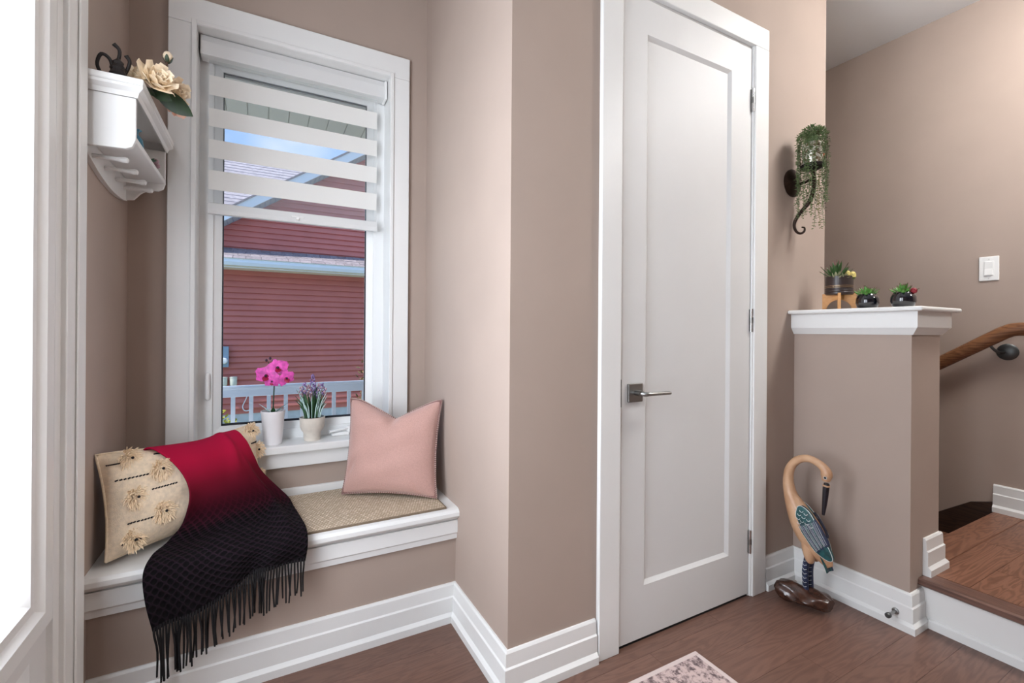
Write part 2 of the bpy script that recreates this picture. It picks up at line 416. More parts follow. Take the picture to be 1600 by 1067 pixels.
def wloc(o):
    l = Vector((0, 0, 0))
    while o is not None: l = l + o.location; o = o.parent
    return l
def tag(o, label=None, cat=None, group=None, kind=None):
    if label: o['label'] = label
    if cat: o['category'] = cat
    if group: o['group'] = group
    if kind: o['kind'] = kind
    return o
def empty(name, loc, label, cat, group=None, kind=None):
    o = bpy.data.objects.new(name, None); COL.objects.link(o); o.location = loc; o.empty_display_size = 0.05
    return tag(o, label, cat, group, kind)
def obj(name, mb, m, parent=None, origin=None, smooth=None, bevel=0, solid=0, sub=0, label=None, kind=None):
    me = bpy.data.meshes.new(name)
    off = wloc(parent) if parent is not None else Vector((0, 0, 0))
    o_loc = Vector((0, 0, 0))
    if origin is not None: o_loc = V3(origin) - off
    vs = [V3(v) - off - o_loc for v in mb.v]
    me.from_pydata([tuple(v) for v in vs], [], mb.f); me.update()
    if mb.uv:
        lay = me.uv_layers.new(name='cloth')
        for lp in me.loops: lay.data[lp.index].uv = mb.uv[lp.vertex_index]
    import bmesh
    bm = bmesh.new(); bm.from_mesh(me); bmesh.ops.recalc_face_normals(bm, faces=bm.faces); bm.to_mesh(me); bm.free()
    me.materials.append(MATS[m])
    if smooth is not None:
        for p in me.polygons: p.use_smooth = True
        me.set_sharp_from_angle(angle=R(smooth))
    o = bpy.data.objects.new(name, me); COL.objects.link(o); o.location = o_loc
    if parent is not None: o.parent = parent
    if bevel:
        md = o.modifiers.new('bevel', 'BEVEL'); md.width = bevel; md.segments = 2; md.limit_method = 'ANGLE'; md.angle_limit = R(40); md.use_clamp_overlap = True
    if solid:
        md = o.modifiers.new('solid', 'SOLIDIFY'); md.thickness = solid; md.offset = 0
    if sub:
        md = o.modifiers.new('sub', 'SUBSURF'); md.levels = sub; md.render_levels = sub
    return tag(o, label, None, None, kind)
def box(*a): return MB().box(*a)
def share(o, loc, parent, name=None):
    c = o.copy(); COL.objects.link(c); c.parent = parent; c.location = V3(loc)
    return c

# ------------------------------------------------------------------ planes of the place
XL, XJ, YW, YB, YD, XH, XHR, YHE, XF, ZC = -0.44, 0.682, 2.14, 1.725, 1.275, 2.21, 2.46, 0.828, 3.51, 3.02
ZL = 0.19        # landing height
OX0, OX1, OZ0, OZ1 = -0.233, 0.504, 0.672, 2.315     # window opening
DX0, DX1, DZ1 = 1.136, 1.868, 2.392                 # closet door slab
REAR = -4.2

# ---- floor: planks on a sub-floor
fl = obj('floor', box(XL - .3, 2.32, REAR, 2.5, -0.12, -0.012), 'wood_floor')
tag(fl, 'dark brown hardwood floor of wide planks across the entry', 'floor', kind='structure')
PW = 0.128
y = YB + 0.0
row = 0
rowy = []
yy = 1.207 + PW * 5
while yy > REAR:
    rowy.append(yy); yy -= PW
meshes = {}
for i, ytop in enumerate(rowy):
    rnd = random.Random(i * 17 + 3); x = XL - rnd.uniform(0.0, 1.1)
    if ytop - PW > 1.75: continue
    while x < 2.31:
        ln = rnd.choice((0.9, 1.2, 1.5)); x1 = min(x + ln, 2.305); x0 = max(x, XL)
        if x1 - x0 > 0.03:
            g = 0.0004
            obj('plank', box(x0 + g, x1 - g, ytop - PW + g, ytop - g, -0.012, 0.0), 'wood_floor', fl)
        x += ln

# ---- walls
def wall(name, mb, label, m='paint_wall'):
    o = obj(name, mb, m); return tag(o, label, 'wall', kind='structure')
wb = MB()
wb.box(XL - .3, OX0 - .02, YW, YW + .18, -0.1, ZC).box(OX1 + .02, 2.5, YW, YW + .18, -0.1, ZC)
wb.box(OX0 - .02, OX1 + .02, YW, YW + .18, -0.1, 0.64).box(OX0 - .02, OX1 + .02, YW, YW + .18, 2.335, ZC)
wall('wall_back', wb, 'beige painted wall around the window, behind the bench')
FD0, FD1, FDZ = 0.52, 1.49, 2.40      # front door opening in the left wall
wl_ = MB().box(XL - .16, XL, FD1, YW + .1, -0.1, ZC).box(XL - .16, XL, .40, FD0, -0.1, ZC).box(XL - .16, XL, FD0, FD1, FDZ, ZC)
wl_.box(XL - .16, XL, REAR, -.02, -0.1, ZC).box(XL - .16, XL, -.02, .40, -0.1, .4).box(XL - .16, XL, -.02, .40, 2.4, ZC)
wall('wall_left', wl_, 'beige painted wall on the left carrying the small white shelf')
wall('wall_return', MB().box(XJ, XJ + .11, YD, YW, 0, ZC), 'brightly lit beige wall return beside the pink cushion')
wc = MB().box(XJ + .11, DX0 - .022, YD, YD + .11, 0, ZC).box(DX1 + .022, XHR, YD, YD + .11, 0, ZC).box(DX0 - .022, DX1 + .022, YD, YD + .11, DZ1 + .022, ZC)
wall('wall_closet', wc, 'beige painted wall holding the tall white closet door')
wall('wall_stair', MB().box(XHR - .11, XHR, YD + .11, 4.2, -0.6, ZC).box(XHR, XF, 4.1, 4.2, -0.6, ZC), 'beige wall running back along the stairwell behind the closet')
wall('wall_right', box(XF, XF + .12, REAR, 4.2, -0.6, ZC), 'beige wall behind the handrail, with the light switch')
wall('wall_rear_added', box(XL - .16, XF + .12, REAR - .12, REAR, -0.1, ZC), 'added beige wall closing the hall behind the viewer against sky light')  # unseen wall added to shut sky light out of the hall
ce = obj('ceiling', box(XL - .3, XF + .12, REAR, 4.2, ZC, ZC + .25), 'paint_ceiling')
tag(ce, 'flat white ceiling above the stairs', 'ceiling', kind='structure')
hw = obj('wall_half', box(XH, XHR, YHE, YD, 0, 1.235), 'paint_wall')
tag(hw, 'low beige half wall with white ledge beside the crane figure', 'wall', kind='structure')

# ---- half wall ledge
ld = empty('trim_1', (2.33, 1.02, 1.15), 'white moulded ledge capping the half wall', 'ledge', kind='structure')
prof = [(0, 0), (.006, 0), (.026, .028), (.026, .03), (.028, .03), (.028, .092), (0, .092)]
a = MB()
a.run((XH, YD, 1.147), (XH, YHE, 1.147), prof, (-1, 0, 0), 0, 1)
a.run((XH, YHE, 1.147), (XHR, YHE, 1.147), prof, (0, -1, 0), 1, 1)
a.run((XHR, YHE, 1.147), (XHR, YD, 1.147), prof, (1, 0, 0), 1, 0)
obj('apron', a, 'paint_trim', ld)
obj('top_board', box(2.15, 2.512, 0.775, YD, 1.239, 1.256), 'paint_trim', ld, bevel=.006)

# ---- baseboards
BB = [(0, 0), (.027, 0), (.027, .026), (.017, .038), (.017, .094), (.0125, .099), (.0105, .14), (.006, .147), (0, .147)]
def bb(name, p0, p1, n, label, m0=0, m1=0, z=0):
    o = obj(name, MB().run((p0[0], p0[1], z), (p1[0], p1[1], z), BB, (n[0], n[1], 0), m0, m1), 'paint_trim')
    return tag(o, label, 'baseboard', kind='structure')
bb('baseboard_bench', (XL, YB), (XJ, YB), (0, -1), 'stepped white baseboard along the foot of the window bench', 0, -1)
bb('baseboard_return', (XJ, YB), (XJ, YD), (-1, 0), 'stepped white baseboard under the bright wall return', -1, 1)
bb('baseboard_closet', (XJ, YD), (DX0 - .11, YD), (0, -1), 'stepped white baseboard left of the closet door', 1, 0)
bb('baseboard_corner', (DX1 + .112, YD), (XH, YD), (0, -1), 'short white baseboard between closet door and half wall', 0, -1)
bb('baseboard_half', (XH, YD), (XH, YHE), (-1, 0), 'white baseboard of the half wall behind the crane', -1, 1)
bb('baseboard_end', (XH, YHE), (2.302, YHE), (0, -1), 'short white baseboard round the half wall end at floor level', 1, 0)
bb('baseboard_landing', (2.318, YHE), (XHR, YHE), (0, -1), 'small white baseboard piece standing on the landing edge', 0, 1, ZL)
bb('baseboard_right', (XF, .949), (XF, REAR), (-1, 0), 'white baseboard on the landing under the light switch', 0, 0, ZL)

# ---- landing step
la = empty('landing', (2.3, 0, 0), 'raised brown plank landing one step above the entry floor', 'landing', kind='structure')
obj('riser', MB().box(2.305, 2.33, REAR, YHE - .001, 0, ZL - .03).run((2.305, REAR, 0), (2.305, YHE - .027, 0), [(0, 0), (.012, 0), (.012, .03), (.006, .036), (0, .036)], (-1, 0, 0)), 'paint_trim', la)
obj('base', box(2.33, XF, REAR, .93, -0.1, ZL - .014), 'wood_skirt', la)
obj('nosing', MB().prism([(2.275, REAR, ZL - .006), (2.275, REAR, ZL - .024), (2.283, REAR, ZL - .03), (2.36, REAR, ZL - .03), (2.36, REAR, ZL), (2.283, REAR, ZL)], (0, YHE - REAR - .001, 0)), 'wood_nosing', la)
obj('stair_nosing', MB().box(XHR, XF, .83, .945, ZL - .035, ZL), 'wood_landing', la, bevel=.004)
ytop = YHE - .001
k = 0
while ytop > REAR:
    rnd = random.Random(k + 77); x = 2.362 - rnd.uniform(0.0, 0.9)
    while x < XF:
        ln = rnd.choice((1.0, 1.3, 1.7)); a0, a1 = max(x, 2.362), min(x + ln, XF)
        if a1 - a0 > .02: obj('plank', box(a0 + .0006, a1 - .0006, ytop - .125 + .0006, ytop - .0006, ZL - .014, ZL), 'wood_landing', la)
        x += ln
    ytop -= .125; k += 1

# ---- stairs going down, with skirt board
st = empty('staircase', (3.0, 1.2, -0.5), 'dark wooden stairs dropping away behind the half wall', 'stairs', kind='structure')
for i in range(5):
    y0 = .95 + i * .255
    obj('tread', box(XHR, XF, y0, y0 + .275, ZL - .19 * (i + 1) - .03, ZL - .19 * (i + 1)), 'wood_landing', st, bevel=.004)
    obj('riser', box(XHR, XF, y0 + .001, y0 + .02, ZL - .19 * (i + 2), ZL - .19 * (i + 1) - .03), 'wood_skirt', st)
obj('skirt_board', MB().prism([(XF - .018, .949, ZL + .05), (XF - .018, .949, -.1), (XF - .018, 2.2, -1.0), (XF - .018, 2.2, -.66), (XF - .018, 1.04, ZL + .022)], (.018, 0, 0)), 'wood_skirt', st)

# ------------------------------------------------------------------ closet door
dr = empty('door_1', (1.5, YD, 0), 'tall white single-panel closet door with square lever handle', 'door', kind='structure')
yf = YD - .004        # slab front
px0, px1, pz0, pz1 = DX0 + .118, DX1 - .13, .205, 2.262
s = MB()
def ring(mb, x0, x1, z0, z1, a0, a1, b0, b1, yA, yB):
    o = [(x0, yA, z0), (x1, yA, z0), (x1, yA, z1), (x0, yA, z1)]; i = [(a0, yB, b0), (a1, yB, b0), (a1, yB, b1), (a0, yB, b1)]
    mb.add(o + i, [(k, (k + 1) % 4, 4 + (k + 1) % 4, 4 + k) for k in range(4)])
ring(s, DX0, DX1, .012, DZ1, px0, px1, pz0, pz1, yf, yf)
ring(s, px0, px1, pz0, pz1, px0 + .014, px1 - .014, pz0 + .014, pz1 - .014, yf, yf + .011)
ring(s, DX0, DX1, .012, DZ1, DX0, DX1, .012, DZ1, yf, yf + .035)
obj('stile_frame', s, 'paint_door', dr)
obj('panel', box(px0 + .012, px1 - .012, yf + .011, yf + .025, pz0 + .012, pz1 - .012), 'paint_door', dr)
obj('jamb', MB().box(DX0 - .022, DX0 - .004, YD - .001, YD + .11, 0, DZ1 + .02).box(DX1 + .004, DX1 + .022, YD - .001, YD + .11, 0, DZ1 + .02).box(DX0 - .022, DX1 + .022, YD - .001, YD + .11, DZ1 + .004, DZ1 + .022), 'paint_trim', dr)
obj('gap_shade_sheet', MB().box(DX0 - .02, DX1 + .02, YD + .09, YD + .1, 0, DZ1 + .02), 'dark_gap', dr)  # near-black sheet painting the shade seen in the door gaps
cw = .092
def casing(mb, x0, x1, z0, z1):
    mb.box(x0, x1, YD - .019, YD, z0, z1)
for (x0, x1, z0, z1) in ((DX0 - .012 - cw, DX0 - .012, 0, DZ1 + .012), (DX1 + .012, DX1 + .012 + cw, 0, DZ1 + .012)):
    obj('casing', box(x0, x1, YD - .019, YD, z0, z1), 'paint_trim', dr, bevel=.003)
    inn = x1 if x0 < DX0 else x0
    obj('casing_bead', box(min(inn, inn + (.02 if x0 > DX1 else -.02)), max(inn, inn + (.02 if x0 > DX1 else -.02)), YD - .011, YD, z0, z1) if False else
        box(inn - .006, inn + .006, YD - .012, YD, z0, z1), 'paint_trim', dr, bevel=.002)
obj('casing', box(DX0 - .012 - cw, DX1 + .012 + cw, YD - .019, YD, DZ1 + .012, DZ1 + .012 + cw), 'paint_trim', dr, bevel=.003)
for hz in (2.165, 1.205, .24):
    hg = obj('hinge', MB().lathe((DX1 + .003, yf - .006, 0), [(.0065, hz - .05), (.0065, hz + .05)], 12), 'chrome', dr, smooth=40)
    obj('hinge_leaf', box(DX1 - .004, DX1 + .012, yf - .002, yf + .002, hz - .048, hz + .048), 'steel', hg)
    obj('hinge_knuckle', MB().lathe((DX1 + .003, yf - .006, 0), [(.0072, hz - .012), (.0072, hz + .012)], 12), 'steel', hg, smooth=40)
hx, hz = 1.199, .928
hd = obj('lever_handle', box(hx - .034, hx + .034, yf - .011, yf, hz - .034, hz + .034), 'steel', dr, bevel=.002, label='brushed steel lever handle on square plate')
obj('lever', MB().lathe((hx, yf - .011, hz), [(.012, -.03), (.0105, 0)], 16, 'y').sweep([(hx, yf - .034, hz), (hx + .012, yf - .05, hz - .001), (hx + .03, yf - .055, hz - .001), (hx + .125, yf - .055, hz - .002)], [(.0095, .009), (.0095, .009), (.009, .0075), (.009, .0065)], 12, 3), 'steel', hd, smooth=50)
obj('latch_plate', box(DX0 - .006, DX0 + .0015, yf - .0015, yf + .004, hz - .05, hz + .05), 'dark_gap', dr)
obj('gap_shade_strip', box(DX0, DX1, YD + .0, YD + .08, 0, .002), 'dark_gap', dr)  # near-black strip painting the shadow gap under the door

# ------------------------------------------------------------------ window
wi = empty('window_1', (.135, YW, .58), 'white framed casement window with moulded casing and deep sill', 'window', kind='structure')
CWW = .089
yc = YW - .02
for x0, x1 in ((OX0 - CWW, OX0), (OX1, OX1 + CWW)):
    obj('casing', box(x0, x1, yc, YW, OZ0, OZ1), 'paint_trim', wi, bevel=.003)
obj('casing', box(OX0 - CWW, OX1 + CWW, yc, YW, OZ1, OZ1 + CWW + .012), 'paint_trim', wi, bevel=.003)
bd = MB().box(OX0 - .016, OX0, yc - .006, yc, OZ0, OZ1 + .016).box(OX1, OX1 + .016, yc - .006, yc, OZ0, OZ1 + .016).box(OX0, OX1, yc - .006, yc, OZ1, OZ1 + .016)
obj('casing_bead', bd, 'paint_trim', wi, bevel=.002)
jb = MB().box(OX0 - .02, OX0, YW - .004, YW + .18, OZ0, OZ1 + .02).box(OX1, OX1 + .02, YW - .004, YW + .18, OZ0, OZ1 + .02).box(OX0, OX1, YW - .004, YW + .18, OZ1, OZ1 + .02)
obj('jamb', jb, 'paint_trim', wi)
obj('window_sill', box(OX0 - CWW - .005, OX1 + CWW + .005, YW - .045, YW + .16, OZ0 - .032, OZ0), 'paint_trim', wi, bevel=.004)
obj('apron', box(OX0 - CWW, OX1 + CWW, YW - .022, YW, .577, OZ0 - .032), 'paint_trim', wi, bevel=.003)
ys = YW + .1          # sash face
GX0, GX1, GZ0, GZ1 = -.155, .427, .745, 2.222
sa = MB()
ring(sa, OX0, OX1, OZ0, OZ1, GX0 - .03, GX1 + .03, GZ0 - .03, GZ1 + .03, ys, ys)
ring(sa, GX0 - .03, GX1 + .03, GZ0 - .03, GZ1 + .03, GX0 - .03, GX1 + .03, GZ0 - .03, GZ1 + .03, ys, ys + .012)
ring(sa, GX0 - .03, GX1 + .03, GZ0 - .03, GZ1 + .03, GX0, GX1, GZ0, GZ1, ys + .012, ys + .02)
ring(sa, GX0, GX1, GZ0, GZ1, GX0, GX1, GZ0, GZ1, ys + .02, ys + .04)
ring(sa, OX0, OX1, OZ0, OZ1, GX0, GX1, GZ0, GZ1, ys + .06, ys + .06)
obj('sash', sa, 'vinyl', wi)
gk = MB(); g = .005
gk.box(GX0, GX0 + g, ys + .024, ys + .03, GZ0, GZ1).box(GX1 - g, GX1, ys + .024, ys + .03, GZ0, GZ1).box(GX0, GX1, ys + .024, ys + .03, GZ0, GZ0 + .009).box(GX0, GX1, ys + .024, ys + .03, GZ1 - g, GZ1)
obj('gasket', gk, 'gasket', wi)
obj('pane', box(GX0, GX1, ys + .03, ys + .034, GZ0, GZ1), 'window_glass', wi)
obj('sash_lock', MB().sweep([(-.2, ys - .002, .865), (-.2, ys - .014, .875), (-.2, ys - .014, .95), (-.2, ys - .004, .965)], [(.008, .006)] * 4, 10, 3), 'plastic_white', wi, smooth=50)
ck_ = obj('crank_handle', MB().box(.27, .345, ys - .05, ys - .002, OZ0, OZ0 + .016), 'plastic_white', wi, bevel=.005)
obj('crank_arm', MB().sweep([(.345, ys - .035, OZ0 + .03), (.31, ys - .045, OZ0 + .028), (.26, ys - .052, OZ0 + .022)], [(.008, .006), (.008, .006), (.011, .007)], 10, 4).lathe((.345, ys - .035, 0), [(.01, OZ0 + .012), (.01, OZ0 + .04)], 12), 'plastic_white', ck_, smooth=50)

# ------------------------------------------------------------------ zebra blind
BX0, BX1, YBL = -.2, .462, YW + .062
bl = empty('window_blind', (.13, YBL, 1.61), 'white striped roller blind half lowered over the window', 'blind')
hdv = obj('headrail', MB().prism([(OX0 + .006, YBL - .034, 2.232), (OX0 + .006, YBL - .034, 2.285), (OX0 + .006, YBL - .026, 2.312), (OX0 + .006, YBL + .03, 2.312), (OX0 + .006, YBL + .03, 2.232)], (OX1 - OX0 - .012, 0, 0)), 'paint_door', bl, bevel=.003)
obj('end_cap', box(OX1 - .016, OX1 - .004, YBL - .037, YBL + .03, 2.228, 2.313), 'plastic_white', hdv, bevel=.003)
for z0, z1 in ((2.092, 2.171), (1.966, 2.039), (1.84, 1.914), (1.712, 1.79)):
    obj('opaque_band', box(BX0, BX1, YBL, YBL + .0012, z0, z1), 'blind_fabric', bl)
for z0, z1 in ((2.171, 2.235), (2.039, 2.092), (1.914, 1.966), (1.79, 1.84), (1.655, 1.712)):
    obj('sheer_band', box(BX0, BX1, YBL + .0003, YBL + .0009, z0, z1), 'sheer_cloth', bl)
br = obj('bottom_rail', MB().prism([(BX0 - .002, YBL - .012, 1.613), (BX0 - .002, YBL - .015, 1.63), (BX0 - .002, YBL - .008, 1.658), (BX0 - .002, YBL + .008, 1.658), (BX0 - .002, YBL + .012, 1.613)], (BX1 - BX0 + .004, 0, 0)), 'paint_door', bl, bevel=.003)
obj('pull_tab', MB().box(.1, .15, YBL - .02, YBL - .013, 1.632, 1.64).box(.118, .132, YBL - .024, YBL - .013, 1.622, 1.634), 'plastic_white', br, bevel=.003)

# ------------------------------------------------------------------ bench
be = empty('window_bench', (.12, YB, 0), 'built-in window bench with white seat board and beige front', 'bench')
obj('bench_front', box(XL, XJ, YB, YW, 0, .40), 'paint_wall', be)
obj('seat_board', box(XL, XJ, YB, YW, .40, .45), 'paint_trim', be)
nose = [(0, 0), (.012, 0), (.022, .006), (.034, .014), (.04, .022), (.04, .036), (.032, .046), (.02, .05), (0, .05)]
obj('nosing', MB().run((XL, YB, .40), (XJ, YB, .40), nose, (0, -1, 0)), 'paint_trim', be, smooth=30)
obj('apron', MB().run((XL, YB, .325), (XJ, YB, .325), [(0, 0), (.014, 0), (.016, .02), (.021, .026), (.021, .075), (0, .075)], (0, -1, 0)), 'paint_trim', be)
obj('back_strip', box(XL, XJ, YW - .014, YW, .45, .486), 'paint_trim', be, bevel=.003)

# ------------------------------------------------------------------ front door (left edge of the picture)
fd = empty('door_2', (XL, 1.0, 0), 'white front door with tall bright frosted glass at the left edge', 'door', kind='structure')
obj('casing', MB().box(XL, XL + .02, FD1 + .005, FD1 + .117, 0, FDZ + .1).box(XL + .02, XL + .026, FD1 + .06, FD1 + .117, 0, FDZ + .1), 'paint_trim', fd, bevel=.003)
obj('casing', box(XL, XL + .02, FD0 - .117, FD0 - .005, 0, FDZ + .1), 'paint_trim', fd, bevel=.003)
obj('casing', box(XL, XL + .02, FD0 - .005, FD1 + .005, FDZ, FDZ + .1), 'paint_trim', fd, bevel=.003)
obj('jamb', MB().box(XL - .16, XL + .008, FD1 - .03, FD1 + .005, 0, FDZ).box(XL - .16, XL + .008, FD0 - .005, FD0 + .03, 0, FDZ).box(XL - .16, XL + .008, FD0, FD1, FDZ - .03, FDZ), 'paint_trim', fd)
def ringx(mb, y0, y1, z0, z1, a0, a1, b0, b1, xA, xB):
    o = [(xA, y0, z0), (xA, y1, z0), (xA, y1, z1), (xA, y0, z1)]; i = [(xB, a0, b0), (xB, a1, b0), (xB, a1, b1), (xB, a0, b1)]
    mb.add(o + i, [(k, (k + 1) % 4, 4 + (k + 1) % 4, 4 + k) for k in range(4)])
y0, y1 = FD0 + .03, FD1 - .03
LY0, LY1, LZ0, LZ1 = .672, 1.345, .56, 2.24     # lite
sl = MB()
sl.box(XL - .05, XL - .004, y0, y1, .01, .46).box(XL - .05, XL - .004, y0, y1, LZ1 + .05, FDZ - .03).box(XL - .05, XL - .004, y0, LY0 - .05, .46, LZ1 + .05).box(XL - .05, XL - .004, LY1 + .05, y1, .46, LZ1 + .05)
obj('door_slab', sl, 'paint_door', fd)
lf = MB()
ringx(lf, LY0 - .115, LY1 + .115, LZ0 - .1, LZ1 + .1, LY0 - .1, LY1 + .1, LZ0 - .085, LZ1 + .085, XL - .004, XL + .012)
ringx(lf, LY0 - .1, LY1 + .1, LZ0 - .085, LZ1 + .085, LY0 - .06, LY1 + .06, LZ0 - .05, LZ1 + .05, XL + .012, XL + .012)
ringx(lf, LY0 - .06, LY1 + .06, LZ0 - .05, LZ1 + .05, LY0 - .04, LY1 + .04, LZ0 - .035, LZ1 + .035, XL + .012, XL)
ringx(lf, LY0 - .04, LY1 + .04, LZ0 - .035, LZ1 + .035, LY0 - .015, LY1 + .015, LZ0 - .012, LZ1 + .012, XL, XL + .002)
ringx(lf, LY0 - .015, LY1 + .015, LZ0 - .012, LZ1 + .012, LY0, LY1, LZ0, LZ1, XL + .002, XL - .012)
obj('glass_frame', lf, 'paint_trim', fd)
obj('glass_pane', box(XL - .02, XL - .012, LY0 - .01, LY1 + .01, LZ0 - .01, LZ1 + .01), 'frosted_daylight', fd)
pn = MB(); ringx(pn, LY0 - .03, LY1 + .03, .14, .42, LY0, LY1, .17, .39, XL - .004, XL + .006); ringx(pn, LY0, LY1, .17, .39, LY0 + .02, LY1 - .02, .19, .37, XL + .006, XL - .002)
obj('lower_panel', pn, 'paint_door', fd)

w2 = empty('added_sidelight', (XL, .21, .4), 'added glowing frosted sidelight beside the front door, fill light', 'window', kind='structure')  # unseen sidelight, added as glowing fill from the left
obj('frame', MB().box(XL - .1, XL - .004, -.02, .04, .4, 2.4).box(XL - .1, XL - .004, .36, .40, .4, 2.4).box(XL - .1, XL - .004, .04, .36, .4, .5).box(XL - .1, XL - .004, .04, .36, 2.3, 2.4), 'paint_trim', w2)
obj('casing', MB().box(XL, XL + .02, -.11, -.02, 0, 2.49).box(XL, XL + .02, -.02, .398, 2.4, 2.49), 'paint_trim', w2)
obj('glass_pane', box(XL - .05, XL - .042, .04, .36, .5, 2.3), 'frosted_daylight', w2)  # emissive pane of the added sidelight

# ------------------------------------------------------------------ unseen ceiling lamps: one inferred from the sconce shadow, the rear one added fill
def lamp(x, y, r, label, m='fill_lamp_glow'):
    o = empty('ceiling_lamp', (x, y, ZC), label, 'lamp', 'flush lamps on the hall ceiling')
    obj('ring', MB().lathe((x, y, 0), [(r + .02, ZC), (r + .025, ZC - .03), (r, ZC - .045)], 32, caps=False), 'lamp_ring', o, smooth=40)
    obj('diffuser', MB().lathe((x, y, 0), [(r, ZC - .04), (r * .97, ZC - .09), (r * .84, ZC - .14), (r * .5, ZC - .175), (.001, ZC - .185)], 32), m, o, smooth=40)
lamp(2.78, .3, .24, 'round flush ceiling lamp over the landing', 'lamp_glow')
lamp(3.0, -1.3, .24, 'added round ceiling fill lamp further back, behind the viewer')  # added out of view to balance the hall's brightness

# ------------------------------------------------------------------ pillows
class Pillow:
    def __init__(s, bl_, br_, h, t, lean, z0, dent=0.0, pinch=.06, dw=.3, du=.1):
        s.b0, s.b1 = Vector((bl_[0], bl_[1], z0)), Vector((br_[0], br_[1], z0))
        s.R = (s.b1 - s.b0); s.w = s.R.length; s.R.normalize()
        n = Vector((s.R.y, -s.R.x, 0))
        s.U = Vector((0, 0, 1)) * math.cos(lean) - n * math.sin(lean); s.N = n * math.cos(lean) + Vector((0, 0, 1)) * math.sin(lean)
        s.h = h; s.t = t; s.dent = dent; s.pinch = pinch; s.dw = dw; s.du = du
        s.C = (s.b0 + s.b1) / 2 + s.U * h / 2
    def P(s, u, v, side=1, lift=0.0):
        x = s.w / 2 * u * (1 - s.pinch * (1 - v * v) * abs(u)); y = s.h / 2 * v * (1 - s.pinch * (1 - u * u) * abs(v))
        a = max(0, 1 - abs(u) ** 2.6); b = max(0, 1 - abs(v) ** 2.6)
        th = s.t / 2 * (a * b) ** .55
        if s.dent:
            d = (math.exp(-((u - s.du) / s.dw) ** 2) if s.dw > .4 else max(0, 1 - abs(u - s.du) / .85) ** 1.25) * max(0, v) ** 3
            y -= s.dent * d; dd = math.exp(-((u - s.du) / .13) ** 2) * math.exp(-((v - .8) / .28) ** 2)
            th *= 1 - (.55 if s.dw < .4 else 0) * dd
        # soft creases
        th *= 1 + .05 * math.sin(5 * u + 3 * v) * (1 - u * u) + .03 * math.sin(11 * v - 4 * u)
        cr = math.exp(-((u - .72 + .45 * (v + 1)) / .05) ** 2) * max(0, -v - .45) + math.exp(-((u + .75 - .5 * (v + .3)) / .05) ** 2) * math.exp(-((v + .45) / .18) ** 2) * .4
        th *= 1 - .5 * cr
        return s.C + s.R * x + s.U * y + s.N * (side * th + lift)
    def mesh(s, n=40):
        mb = MB()
        mb.grid(lambda i, j: s.P(i * 2 - 1, j * 2 - 1, 1), n, n)
        mb.grid(lambda i, j: s.P(i * 2 - 1, j * 2 - 1, -1), n, n)
        return mb
    def rim(s, k=48):
        pts = []
        for i in range(k): pts.append(s.P(-1 + 2 * i / k, -1))
        for i in range(k): pts.append(s.P(1, -1 + 2 * i / k))
        for i in range(k): pts.append(s.P(1 - 2 * i / k, 1))
        for i in range(k): pts.append(s.P(-1, 1 - 2 * i / k))
        pts.append(s.P(-1, -1)); return pts

MZ = .458
# woven runner on the bench
wm = empty('bench_mat', (.27, 1.9, .45), 'flat woven beige mat lying along the bench seat', 'mat')
obj('weave', box(.02, .632, 1.708, 2.118, .4505, MZ), 'woven', wm, bevel=.002)
obj('edge_binding', MB().box(.02, .632, 1.705, 1.708, .4505, MZ).box(.632, .635, 1.705, 2.118, .4505, MZ), 'mat_edge', wm)

pk = Pillow((.292, 2.022), (.625, 1.795), .395, .15, R(11), MZ + .008, dent=.07, pinch=.075, du=.04)
ph = empty('pink_cushion', tuple((pk.b0 + pk.b1) / 2), 'dusty pink square cushion with whipstitched edge leaning in the bench corner', 'cushion')
obj('cover', pk.mesh(48), 'pink_linen', ph, smooth=60)
rim = pk.rim(52)
obj('piping', MB().sweep(rim, .0042, 8), 'pink_stitch', ph, smooth=60)
sm = MB()
for i in range(0, len(rim) - 1):
    p, q = rim[i], rim[i + 1]; c = (p + q) / 2; t = (q - p).normalized(); o_ = (c - pk.C).normalized()
    sm.sweep([c - o_ * .012 + pk.N * .0045, c + o_ * .002 + pk.N * .005, c + o_ * .0045], .0017, 4)
obj('whipstitch', sm, 'dark_stitch', ph, kind='stuff')

cp = Pillow((-.402, 1.738), (.004, 2.078), .312, .15, R(10), .468, dent=.022, pinch=.05, dw=.6)
ch = empty('cream_cushion', tuple((cp.b0 + cp.b1) / 2), 'cream cotton cushion with shaggy tufts and black dashes under the throw', 'cushion')
obj('cover', cp.mesh(40), 'cream_cotton', ch, smooth=60)
obj('seam', MB().sweep(cp.rim(30), .0035, 6), 'cream_cotton', ch, smooth=60)
def tuft(u, v, r, seed):
    rnd = random.Random(seed); mb = MB(); c = cp.P(u, v, 1, 0)
    for k in range(190):
        a = rnd.uniform(0, 6.28); q = rnd.uniform(0, 1) ** .6
        base = c + (cp.R * math.cos(a) + cp.U * math.sin(a)) * (r * .72 * q)
        d = (cp.R * math.cos(a) + cp.U * math.sin(a)) * (.4 + q) + cp.N * rnd.uniform(.5, 1.2) + Vector((0, 0, -.25))
        d.normalize(); l = rnd.uniform(.012, .02)
        mb.sweep([base - cp.N * .003, base + d * l * .6, base + d * l + Vector((0, 0, -.004))], [.0012, .0015, .0008], 4)
    t = obj('tuft', mb, 'cream_shag', ch)
    obj('tuft_knot', MB().ball(c + cp.N * .015, .0042, 8, 5), 'black_thread', t, smooth=60)
for i, (u, v) in enumerate([(-.74, .84), (-.5, .5), (-.78, .06), (-.52, -.36), (-.8, -.74), (.86, .84), (.97, .32), (.84, -.3), (-.1, .2), (.3, -.5)]):
    tuft(u, v, .034, i)
